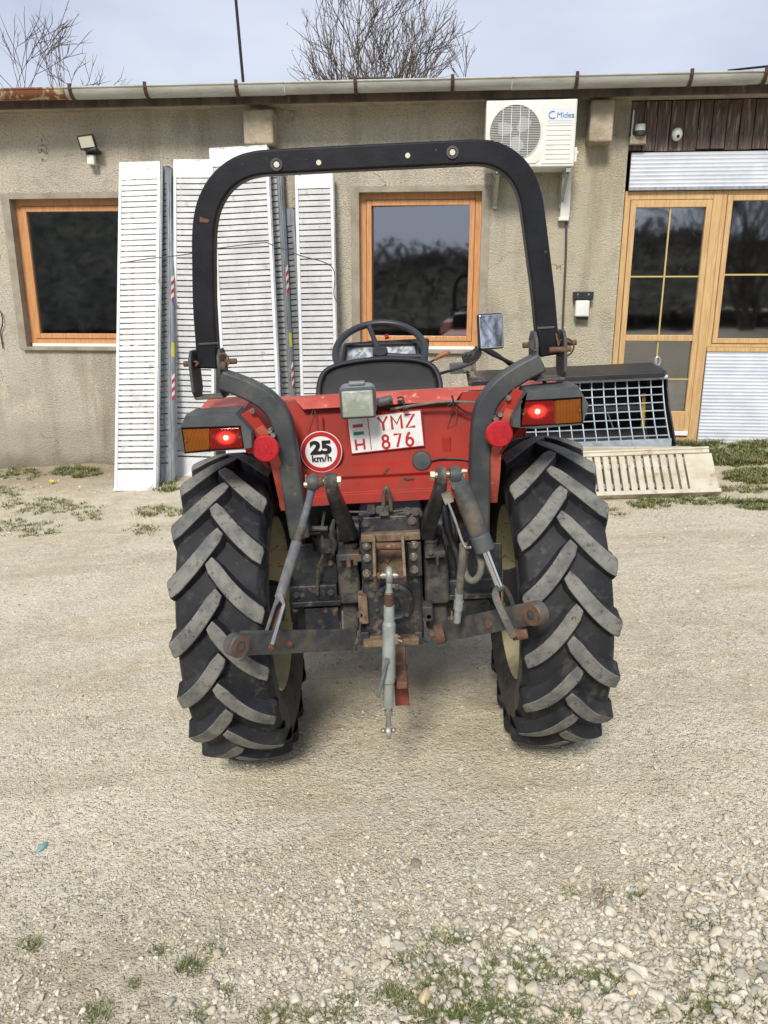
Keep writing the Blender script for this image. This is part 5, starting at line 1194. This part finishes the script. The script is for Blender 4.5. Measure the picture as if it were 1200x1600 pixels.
def gravel_ground():
    m = bpy.data.materials.new('limestone_dirt'); m.use_nodes = True; nt = m.node_tree; N, L = nt.nodes, nt.links; b = N['Principled BSDF']
    b.inputs['Roughness'].default_value = .95; b.inputs['Specular IOR Level'].default_value = .2
    tc = N.new('ShaderNodeTexCoord'); co = tc.outputs['Object']
    def nz(s, d=6, r=.6, sc=None):
        n = N.new('ShaderNodeTexNoise'); n.inputs['Scale'].default_value = s; n.inputs['Detail'].default_value = d; n.inputs['Roughness'].default_value = r
        if sc: mp = N.new('ShaderNodeMapping'); mp.inputs['Scale'].default_value = sc; L.new(co, mp.inputs[0]); L.new(mp.outputs[0], n.inputs[0])
        else: L.new(co, n.inputs[0])
        return n
    def mr(s, a, z, o0=0, o1=1):
        r = N.new('ShaderNodeMapRange'); L.new(s, r.inputs[0])
        for i, v in zip((1, 2, 3, 4), (a, z, o0, o1)): r.inputs[i].default_value = v
        return r.outputs[0]
    def mix(f, a, z, bt='MIX'):
        x = N.new('ShaderNodeMix'); x.data_type = 'RGBA'; x.blend_type = bt
        if isinstance(f, float): x.inputs[0].default_value = f
        else: L.new(f, x.inputs[0])
        for s_, v in ((x.inputs[6], a), (x.inputs[7], z)):
            if isinstance(v, tuple): s_.default_value = v
            else: L.new(v, s_)
        return x.outputs[2]
    def math_(op, a, z=None, v=None):
        x = N.new('ShaderNodeMath'); x.operation = op; L.new(a, x.inputs[0])
        if z is not None: L.new(z, x.inputs[1])
        if v is not None: x.inputs[1].default_value = v
        return x.outputs[0]
    c = mix(mr(nz(.8, 6).outputs[0], .35, .65), lin(216, 205, 180), lin(198, 186, 160))
    c = mix(mr(nz(4.5, 8, .7, (.35, 1, 1)).outputs[0], .42, .66), c, lin(222, 215, 196))
    c = mix(mr(nz(60, 4, .7).outputs[0], .56, .76), c, lin(150, 141, 122))
    def vor(s): v = N.new('ShaderNodeTexVoronoi'); v.inputs['Scale'].default_value = s; L.new(co, v.inputs[0]); return v
    c = mix(mr(nz(2.3, 7, .72).outputs[0], .50, .66, 0, .6), c, lin(176, 164, 139))
    c = mix(mr(nz(7, 7, .72, (.5, 1, 1)).outputs[0], .54, .70, 0, .7), c, lin(228, 219, 197))
    c = mix(mr(nz(1.0, 6, .6, (.22, 1.6, 1)).outputs[0], .48, .60, 0, .55), c, lin(222, 212, 188))
    c = mix(mr(nz(1.3, 6, .65, (.25, 2.2, 1)).outputs[0], .56, .68, 0, .5), c, lin(172, 160, 136))
    v1, v2 = vor(150), vor(70)
    mask = mr(nz(1.4, 5, .65).outputs[0], .40, .60)
    sp1 = mr(v1.outputs['Distance'], .35, .60, 1, 0)
    sv = N.new('ShaderNodeSeparateColor'); L.new(v1.outputs['Color'], sv.inputs[0])
    sel = math_('MULTIPLY', mr(sv.outputs[0], .25, .35), sp1)
    peb = mix(sv.outputs[1], lin(166, 158, 140), lin(230, 224, 208))
    c = mix(math_('MULTIPLY', sel, mr(mask, 0, 1, .12, .75)), c, peb)
    sv2 = N.new('ShaderNodeSeparateColor'); L.new(v2.outputs['Color'], sv2.inputs[0])
    sp2 = math_('MULTIPLY', mr(v2.outputs['Distance'], .35, .5, 1, 0), mr(sv2.outputs[0], .70, .72))
    sp2 = math_('MULTIPLY', sp2, mask)
    c = mix(sp2, c, mix(sv2.outputs[1], lin(186, 178, 160), lin(230, 224, 210)))
    sx = N.new('ShaderNodeSeparateXYZ'); L.new(co, sx.inputs[0])
    yb = math_('ADD', sx.outputs[1], math_('MULTIPLY', nz(1.9, 5, .7).outputs[0], v=.9))
    c = mix(math_('MULTIPLY', mr(yb, 2.55, 1.95, 0, .62), mr(nz(14, 6, .7).outputs[0], .36, .58)), c, lin(142, 131, 108))
    c = mix(mr(yb, 7.4, 8.1, 0, .5), c, lin(138, 122, 96))
    L.new(c, b.inputs['Base Color'])
    hsum = math_('ADD', math_('MULTIPLY', sel, v=.35), math_('MULTIPLY', sp2, v=1.0))
    hn = math_('ADD', hsum, math_('MULTIPLY', nz(90, 6, .75).outputs[0], v=.42))
    hn = math_('ADD', hn, math_('MULTIPLY', nz(11, 6, .7).outputs[0], v=2.2))
    bp = N.new('ShaderNodeBump'); bp.inputs['Distance'].default_value = .010; L.new(hn, bp.inputs['Height']); L.new(bp.outputs[0], b.inputs['Normal'])
    return m
gr.data.materials.append(gravel_ground())

# ---- loose stones as one mass: irregular chipped limestone
def ico(sub):
    import bmesh
    bm = bmesh.new(); bmesh.ops.create_icosphere(bm, subdivisions=sub, radius=1); v = np.array([x.co[:] for x in bm.verts]); f = np.array([[l.index for l in q.verts] for q in bm.faces]); bm.free(); return v, f
def gz_np(x, y):
    return np.array([gz_(a, b) for a, b in zip(x, y)])
def stones(name, pos, size, sub, mats, label, flat=(.45, .8)):
    v0, f0 = ico(sub); n = len(pos); nv = len(v0)
    v = np.repeat(v0[None], n, 0).astype(np.float64)
    if sub >= 2:                                   # facet: clip along random planes
        for _ in range(12):
            d = rng.normal(size=(n, 3)); d /= np.linalg.norm(d, axis=1, keepdims=True); h = rng.uniform(.28, .70, n)
            dot = np.einsum('nvk,nk->nv', v, d); ex = np.clip(dot - h[:, None], 0, None); v -= ex[..., None] * d[:, None]
    else:
        v *= rng.uniform(.62, 1.25, (n, nv, 1))
    sc = np.stack([rng.uniform(.7, 1.25, n), rng.uniform(.6, 1.0, n), rng.uniform(flat[0], flat[1], n)], 1) * size[:, None]
    v *= sc[:, None]
    tx_, ty_, tz_ = rng.uniform(-.5, .5, n), rng.uniform(-.5, .5, n), rng.uniform(0, 6.28, n)
    def rot(v, a, i, j):
        c, s = np.cos(a)[:, None], np.sin(a)[:, None]; vi, vj = v[..., i].copy(), v[..., j].copy(); v[..., i] = c * vi - s * vj; v[..., j] = s * vi + c * vj
    rot(v, tx_, 1, 2); rot(v, ty_, 0, 2); rot(v, tz_, 0, 1)
    v += pos[:, None]
    f = (f0[None] + (np.arange(n) * nv)[:, None, None]).reshape(-1, 3)
    me = bpy.data.meshes.new(name); V = v.reshape(-1, 3)
    me.vertices.add(len(V)); me.vertices.foreach_set('co', V.ravel()); me.loops.add(f.size); me.loops.foreach_set('vertex_index', f.ravel().astype(np.int32))
    me.polygons.add(len(f)); me.polygons.foreach_set('loop_start', np.arange(0, f.size, 3, dtype=np.int32))
    mi = np.repeat(rng.choice(len(mats), n, p=np.array([m[1] for m in mats]) / sum(m[1] for m in mats)), len(f0)).astype(np.int32)
    me.polygons.foreach_set('material_index', mi); me.update(calc_edges=True); me.validate()
    for m in mats: me.materials.append(m[0])
    o = bpy.data.objects.new(name, me); COL.objects.link(o); tag(o, label, 'gravel', kind='stuff'); return o
st_a = M('limestone_pale', lin(208, 202, 186), .9, c2=lin(186, 179, 161), scale=60, bump=.0008, bscale=300)
st_b = M('limestone_warm', lin(194, 186, 166), .9, c2=lin(172, 163, 143), scale=60, bump=.0008, bscale=300)
st_c = M('limestone_grey', lin(174, 170, 158), .9, c2=lin(152, 147, 134), scale=50, bump=.0008, bscale=300)
st_d = M('slate_grey_stone', lin(176, 180, 178), .85, c2=lin(158, 160, 156), scale=50)
st_e = M('dark_brown_stone', lin(136, 126, 112), .9)
st_y = M('yellow_stone', lin(206, 188, 150), .9)
MATS = [(st_a, 42), (st_b, 34), (st_c, 18), (st_d, 1), (st_e, 1.5), (st_y, .7)]
def density(x, y):
    # stone cover grows towards the camera and to its right; wheel tracks stay swept
    px, py = x, y
    near = np.clip((2.15 - py + .13 * px) / .72, 0, 1)
    nn_ = np.array([noise.noise(Vector((a * 1.8, b * 1.8, 2.2))) * .5 + noise.noise(Vector((a * 5, b * 5, 7.7))) * .35 for a, b in zip(x, y)])
    return near, nn_
def scatter(n, x0, x1, y0, y1, fn):
    x = rng.uniform(x0, x1, n); y = rng.uniform(y0, y1, n); near, nn_ = density(x, y); keep = rng.uniform(0, 1, n) < fn(x, y, near, nn_)
    return x[keep], y[keep], near[keep]
# coarse
x, y, near = scatter(36000, -1.35, 1.5, 1.15, 2.35, lambda x, y, a, n: np.clip((.04 + a ** 1.6) * (.60 + n * 1.5 + .35 * np.clip(x + .3, 0, 1)) , 0, 1))
sz = rng.lognormal(math.log(.0092), .42, len(x)) * (.60 + .50 * near) * (.85 + .3 * np.clip(x + .3, 0, 1)); sz = np.clip(sz, .004, .030)
z = gz_np(x, y); pos = np.stack([x, y, z + sz * rng.uniform(-.1, .3, len(x))], 1)
stones('gravel_coarse', pos, sz, 2, MATS, 'coarse pale limestone chippings scattered nearest the camera', (.45, .75))
# medium
x, y, near = scatter(150000, -1.9, 1.9, 1.15, 3.3, lambda x, y, a, n: np.clip((.07 + .62 * a ** 1.0) * (.55 + n * 2.2), 0, 1))
sz = np.clip(rng.lognormal(math.log(.0044), .35, len(x)), .002, .010)
z = gz_np(x, y); pos = np.stack([x, y, z + sz * rng.uniform(-.2, .25, len(x))], 1)
stones('gravel_fine', pos, sz, 1, MATS, 'fine pale gravel strewn over the yard in front of the tractor')
# sparse farther pebbles
x, y, near = scatter(34000, -4.6, 4.6, 2.6, 7.8, lambda x, y, a, n: np.clip(.10 + n * .9 + .25 * (y > 5.0), 0, 1) * .9)
sz = np.clip(rng.lognormal(math.log(.0062), .45, len(x)), .003, .03)
z = gz_np(x, y); pos = np.stack([x, y, z], 1)
stones('gravel_far', pos, sz, 1, MATS, 'scattered small stones on the yard between the tractor and the building')

# ---- grass
def blades(name, X, Y, H, label, mats, spread=.02, per=14, wid=.0022):
    vs, fs, mi = [], [], []
    for x, y, h in zip(X, Y, H):
        z = gz_(x, y)
        for k in range(per):
            a = random.uniform(0, 6.283); r_ = spread * math.sqrt(random.random()); bx, by = x + r_ * math.cos(a), y + r_ * math.sin(a)
            hh = h * random.uniform(.5, 1.25); ln = hh * random.uniform(.3, 1.2); la = a + random.uniform(-1, 1); wd = wid * random.uniform(.7, 1.4)
            dx, dy = math.cos(la), math.sin(la); sx_, sy_ = -dy * wd, dx * wd; b = len(vs)
            for t_ in (0, .4, .75): 
                q = (bx + dx * ln * t_ * t_, by + dy * ln * t_ * t_, z - .003 + hh * (t_ - .25 * t_ * t_)); w_ = 1 - t_ * .6
                vs += [(q[0] - sx_ * w_, q[1] - sy_ * w_, q[2]), (q[0] + sx_ * w_, q[1] + sy_ * w_, q[2])]
            vs.append((bx + dx * ln, by + dy * ln, z + hh * .72))
            fs += [(b, b + 1, b + 3, b + 2), (b + 2, b + 3, b + 5, b + 4), (b + 4, b + 5, b + 6)]; c_ = random.choice(range(len(mats))); mi += [c_] * 3
    me = bpy.data.meshes.new(name); me.from_pydata(vs, [], fs); me.update()
    for m in mats: me.materials.append(m)
    me.polygons.foreach_set('material_index', mi); o = bpy.data.objects.new(name, me); COL.objects.link(o); tag(o, label, 'grass', kind='stuff'); return o
g1 = M('grass_green', lin(84, 104, 48), .7); g2 = M('grass_dark', lin(60, 80, 44), .7); g3 = M('grass_olive', lin(120, 124, 72), .75); g4 = M('grass_straw', lin(158, 146, 104), .85)
def clumps(spots):
    X, Y, H = [], [], []
    for (px, py, rx, ry, n, h) in spots:
        for _ in range(int(n * (1.7 if py > 1400 and px > 560 else 1))):
            a = random.uniform(0, 6.283); r_ = math.sqrt(random.random()) ; g = G(px + rx * r_ * math.cos(a), py + ry * r_ * math.sin(a))
            if random.random() < .75 or noise.noise(g * 9) > 0: X.append(g.x); Y.append(g.y); H.append(h * random.uniform(.6, 1.3))
    return X, Y, H
sp = [(700, 1470, 40, 14, 26, .014), (800, 1500, 60, 20, 30, .015), (650, 1505, 40, 16, 22, .014), (745, 1545, 90, 40, 130, .017), (850, 1520, 40, 22, 36, .016), (620, 1560, 40, 20, 30, .015), (800, 1590, 110, 22, 90, .018),
      (935, 1530, 36, 16, 44, .016), (945, 1555, 18, 8, 20, .016), (1100, 1520, 40, 30, 26, .014), (1130, 1575, 60, 22, 50, .016), (1060, 1590, 60, 14, 40, .016), (990, 1410, 16, 8, 14, .014), (885, 1400, 26, 10, 12, .012), (950, 1400, 20, 12, 14, .013), (1100, 1445, 30, 10, 14, .012),
      (45, 1478, 16, 10, 18, .016), (300, 1512, 22, 14, 34, .017), (150, 1585, 26, 16, 34, .016), (355, 1550, 12, 7, 10, .013), (255, 1490, 16, 8, 10, .012), (335, 1490, 20, 8, 12, .013), (550, 1560, 20, 10, 18, .014), (440, 1590, 50, 12, 28, .014), (212, 1540, 8, 5, 6, .012), (310, 1585, 14, 8, 10, .012), (520, 1590, 40, 12, 30, .015), (745, 1400, 20, 8, 8, .012), (700, 1590, 60, 14, 60, .017)]
blades('grass_near', *clumps(sp), 'short grass tufts between the coarse stones at the bottom of the yard', [g1, g2, g3, g4, g1], spread=.012, per=12, wid=.0011)
sp = [(30, 745, 40, 8, 60, .04), (120, 742, 40, 7, 90, .05), (60, 790, 60, 14, 70, .03), (40, 825, 60, 14, 60, .03), (130, 800, 50, 14, 40, .025), (250, 800, 40, 10, 50, .03), (220, 830, 30, 8, 18, .025), (255, 760, 22, 14, 60, .05), (10, 770, 30, 8, 40, .03), (270, 722, 20, 12, 50, .06),
      (1150, 716, 60, 14, 420, .055), (1080, 697, 50, 5, 140, .06), (1180, 745, 50, 12, 200, .045), (1180, 700, 40, 5, 100, .05), (1015, 788, 30, 7, 70, .03), (1100, 782, 60, 7, 80, .03), (1180, 788, 30, 8, 90, .03), (1160, 765, 40, 6, 50, .03), (960, 800, 20, 6, 10, .025), (380, 720, 60, 8, 60, .05)]
blades('grass_far', *clumps(sp), 'patchy grass growing at the foot of the building and ramps', [g1, g2, g3, g4], spread=.035, per=16, wid=.0032)
# single litter items
g = G(82, 757); t = Thing('yellow_flower', 'small yellow dandelion in the grass left of the leaning ramps', 'flower', g)
t.part('stem', MB().cyl(g, g + Vector((0, 0, .03)), .003, 6), g1)
m = MB()
for k in range(14):
    a = k * 2.4; m.box(g + Vector((.012 * math.cos(a), .012 * math.sin(a), .035)), (.03, .012, .006), (random.uniform(-.5, .5), random.uniform(-.6, .6), a))
t.part('petals', m, M('dandelion_yellow', lin(232, 206, 40), .6))
def chip(px, py, s_, mat, label, name='stone_chip', cat='stone', flat=.35):
    g = G(px, py); v, f = ico(2); r2 = np.random.default_rng(int(px)); 
    for _ in range(9):
        d = r2.normal(size=3); d /= np.linalg.norm(d); e = np.clip(v @ d - .6, 0, None); v = v - e[:, None] * d
    m = MB(); a = r2.uniform(0, 3); m.add([(g.x + s_[0] * (q[0] * math.cos(a) - q[1] * .6 * math.sin(a)), g.y + s_[0] * (q[0] * math.sin(a) + q[1] * .6 * math.cos(a)), gz_(g.x, g.y) + s_[1] * .4 + q[2] * s_[1]) for q in v], [tuple(int(i) for i in q) for q in f])
    o = m.build(name, mat, origin=None); tag(o, label, cat)
chip(66, 1322, (.026, .008), M('teal_stone', lin(120, 160, 162), .6), 'flat bluish teal stone lying on the gravel at the left')
chip(652, 1356, (.028, .008), st_e, 'flat dark grey stone lying on the gravel below the tractor')
chip(797, 1447, (.026, .007), st_e, 'dark brown stone chip among the coarse stones at the lower right')
chip(1045, 1478 + 30, (.03, .018), st_a, 'large pale stone at the lower right of the yard, pointed toward the grass')
chip(995, 1520, (.032, .020), st_a, 'large upright pale stone left of its pointed twin at the lower right')

# ================================================================== TREES BEHIND THE ROOF
def tree(label, cat_base, h, *a_, **k_):
    return tree_(label, cat_base, h, *a_, **k_)
def tree_(label, cat_base, h, stems, seed, mat, lean_=.25, buds=0, spread_=.55, depth=5, r0=.09, twig=.006, upright=.6, env=None):
    rnd = random.Random(seed); base = Vector(cat_base)
    t = Thing('bare_tree', label, 'tree', base, None, 'bare trees behind the building')
    tr = MB(); cr = MB(); bd = MB()
    def grow(p, d, L_, r_, lv):
        n = 5 if lv < 2 else 4; P = [p]; q = p.copy(); dd = d.copy()
        for i in range(n):
            dd = (dd + Vector((rnd.gauss(0, .11), rnd.gauss(0, .11), rnd.gauss(0, .05) + .05 * upright))).normalized(); q = q + dd * (L_ / n); P.append(q.copy())
            if env and lv > 1 and ((q.x - env[0]) / env[2]) ** 2 + ((q.y - base.y) / env[2]) ** 2 + ((q.z - env[1]) / env[3]) ** 2 > rnd.uniform(.75, 1.2): break
        out = len(P) < n + 1; n = len(P) - 1
        rr = [r_ * (1 - .45 * i / n) for i in range(n + 1)]
        rad = [max(x, twig) for x in rr[:len(P)]]
        if lv >= depth or out: rad = [q_ * (1 - .75 * i / max(1, len(P) - 1)) for i, q_ in enumerate(rad)]
        (tr if lv == 0 else cr).tube(P, rad, 6 if lv < 2 else (4 if lv < 4 else 3))
        if lv >= depth or out:
            for k in range(buds):
                b = P[rnd.randint(1, n)]; s_ = rnd.uniform(.02, .045); a = Vector((rnd.gauss(0, 1), rnd.gauss(0, 1), rnd.gauss(0, 1))).normalized() * s_; c_ = Vector((rnd.gauss(0, 1), rnd.gauss(0, 1), rnd.gauss(0, 1))).normalized() * s_
                bd.add([b, b + a, b + a + c_], [(0, 1, 2)])
            return
        nb = rnd.choice((3, 3, 4)) if lv < 3 else rnd.choice((2, 3))
        for k in range(nb):
            i = n if k == 0 else rnd.randint(1, n); a = rnd.uniform(0, 6.283); side = dd.orthogonal().normalized(); side = Matrix.Rotation(a, 3, dd) @ side
            ang = spread_ * (.4 if k == 0 else 1) * rnd.uniform(.6, 1.2); nd = (dd * math.cos(ang) + side * math.sin(ang) + Vector((0, 0, upright * .25))).normalized()
            grow(P[i], nd, L_ * rnd.uniform(.62, .86), rr[i] * (.8 if k == 0 else .55), lv + 1)
    for s_ in range(stems):
        a = 6.283 * s_ / stems + rnd.uniform(-.4, .4); d = Vector((math.cos(a) * lean_, math.sin(a) * lean_, 1)).normalized()
        grow(base + Vector((math.cos(a) * .15, math.sin(a) * .15, 0)) * (stems > 1), d, h * .36, r0, 0)
    t.part('trunk', tr, mat, smooth=60); o = t.part('crown', cr, mat, smooth=60)
    if buds: t.part('buds', bd, m_bud)
    return t
def gpos(px, D): p = at(px, 800, D); return (p.x, D, ghgt(p.x, D) - .1)
tree('bushy bare tree with pale buds rising above the middle of the roof', gpos(606, 24), 9.6, 6, 5, m_bark, lean_=.14, buds=3, spread_=.66, depth=7, r0=.12, upright=.5, twig=.0085, env=(at(608, 100, 24).x, 7.2, 2.75, 2.95))
tree('slender bare tree at the left side of the middle group, leaning outwards', gpos(515, 25), 9.6, 2, 9, m_bark, lean_=.16, buds=3, spread_=.6, depth=6, r0=.07, upright=.6, env=(at(505, 100, 25).x, 6.6, 1.1, 2.2))
tree('bare branching tree above the left end of the roof, nearest the tall rod', gpos(80, 22), 8.2, 6, 21, m_bark, lean_=.16, spread_=.68, depth=7, r0=.09, upright=.4, twig=.008, env=(at(85, 100, 22).x, 6.4, 2.0, 2.15))
tree('bare tree cut off by the left edge of the photo above the gutter', gpos(-25, 22), 8.4, 4, 33, m_bark, lean_=.15, spread_=.6, depth=6, r0=.09, upright=.25, env=(at(5, 100, 22).x, 6.6, 1.0, 2.1))
# ---- what the windows mirror: a wooded ridge behind the camera and two bare trees
vs, fs = [], []
m_ridge = M('wooded_ridge', lin(84, 86, 78), 1, c2=lin(116, 112, 100), scale=.9, c3=lin(56, 59, 55), scale3=2.6, lo3=.45, hi3=.62, spec=.0)
n = 700; RP = MB()
for row in range(6):
    yy = -17 - row * 9
    for i in range(n + 1):
        x = -80 + 160 * i / n; h = .9 + (5.2 if row in (1, 2) else 0) * min(1, max(0, (-x - 13 - row * 3) / 3)) + (row / 5) ** .8 * (4.9 + 2.0 * noise.noise(Vector((x * .05, 1, 0))) + 1.1 * noise.noise(Vector((x * .35, row, 3))) + .8 * noise.noise(Vector((x * 1.3, row, 8))) + .5 * noise.noise(Vector((x * 4.1, row, 2))))
        vs.append((x, yy + 1.5 * noise.noise(Vector((x * .2, row, 1))), max(-1, h) + ghgt(x, 0) - .2))
for r_ in range(5):
    for i in range(n): a = r_ * (n + 1) + i; fs.append((a, a + 1, a + n + 2, a + n + 1))
RP.add(vs, fs); o = RP.build('hills', m_ridge, smooth=180); o['kind'] = 'structure'
wm_ = MB(); rw_ = random.Random(4)
for _ in range(42000):
    r_ = rw_.randint(0, 5); i = rw_.randint(0, n); q = Vector(vs[r_ * (n + 1) + i]); hh = rw_.uniform(.2, 1.1) * (1 + .8 * noise.noise(q * .3)); w_ = rw_.uniform(.02, .05) * (1 + r_ * .3); x0_ = q.x + rw_.uniform(-.3, .3); y0_ = q.y + rw_.uniform(-3, 3)
    c_ = Vector((x0_, y0_, q.z + hh * rw_.uniform(-.6, 1.0) * (1 + .12 * r_))); a_ = [Vector((rw_.gauss(0, 1), rw_.gauss(0, .5), rw_.gauss(0, 1))) * (.10 + .03 * r_) for _k in range(3)]; wm_.add([c_ + v_ for v_ in a_], [(0, 1, 2)])
o = wm_.build('woodland', m_bark); tag(o, 'far bare woodland that shows only as a reflection in the window glass', 'woodland', kind='stuff')
for x_, D_, sd_, hh in ((9.5, -15, 3, 8.2), (14.5, -18, 8, 7.6)):
    rnd_lab = {3: 'bare tree mirrored in the glazed door', 8: 'bare tree mirrored in the window right of the door'}[sd_]
    tree(rnd_lab, (x_, D_, ghgt(x_, 0) - .1), hh, 4, sd_, m_bark, lean_=.3, spread_=.55, depth=5, r0=.12, twig=.012, upright=.6)

# ================================================================== LIGHT, SKY, CAMERA
SUN_EL, SUN_AZ = R(41), R(193)       # azimuth measured from +y, clockwise: high, behind and left of the camera
w = bpy.data.worlds.new('World'); scn.world = w; w.use_nodes = True; nt = w.node_tree; N, L = nt.nodes, nt.links
bg = N['Background']; bg.inputs[1].default_value = .1
sky = N.new('ShaderNodeTexSky'); sky.sky_type = 'NISHITA'; sky.sun_disc = False; sky.sun_elevation = SUN_EL; sky.sun_rotation = SUN_AZ; sky.dust_density = 2
tc = N.new('ShaderNodeTexCoord'); mp = N.new('ShaderNodeMapping'); mp.inputs['Scale'].default_value = (1.0, 1.0, 2.6); L.new(tc.outputs['Generated'], mp.inputs[0])
n1 = N.new('ShaderNodeTexNoise'); n1.inputs['Scale'].default_value = 2.2; n1.inputs['Detail'].default_value = 6; n1.inputs['Roughness'].default_value = .5; n1.inputs['Distortion'].default_value = .3; L.new(mp.outputs[0], n1.inputs[0])
r1 = N.new('ShaderNodeMapRange'); r1.inputs[1].default_value = .36; r1.inputs[2].default_value = .66; L.new(n1.outputs[0], r1.inputs[0])
cl = N.new('ShaderNodeMix'); cl.data_type = 'RGBA'; cl.inputs[6].default_value = (4.3, 4.8, 6.1, 1); cl.inputs[7].default_value = (5.9, 6.3, 7.2, 1); L.new(r1.outputs[0], cl.inputs[0])
mx = N.new('ShaderNodeMix'); mx.data_type = 'RGBA'; mx.inputs[0].default_value = .9; L.new(sky.outputs[0], mx.inputs[6]); L.new(cl.outputs[2], mx.inputs[7]); L.new(mx.outputs[2], bg.inputs[0])
sl = bpy.data.lights.new('sun', 'SUN'); sl.energy = 2.75; sl.angle = R(14); sl.color = (1, .93, .82)
so = bpy.data.objects.new('sun', sl); COL.objects.link(so)
dv = Vector((math.sin(SUN_AZ) * math.cos(SUN_EL), math.cos(SUN_AZ) * math.cos(SUN_EL), math.sin(SUN_EL)))
so.rotation_euler = dv.to_track_quat('Z', 'Y').to_euler(); so.location = dv * 20
cam = bpy.data.cameras.new('camera'); cam.sensor_fit = 'VERTICAL'; cam.sensor_height = 24; cam.lens = F_PX / 1600 * 24; cam.clip_end = 2000; cam.clip_start = .05
co_ = bpy.data.objects.new('camera', cam); COL.objects.link(co_); co_.location = CAM; co_.rotation_euler = (R(90) - PITCH, 0, 0); scn.camera = co_
scn.view_settings.view_transform = 'Standard'; scn.view_settings.look = 'None'; scn.view_settings.gamma = 1; scn.view_settings.exposure = .42
scn.cycles.max_bounces = 6; scn.cycles.diffuse_bounces = 3; scn.cycles.glossy_bounces = 3; scn.cycles.transparent_max_bounces = 8
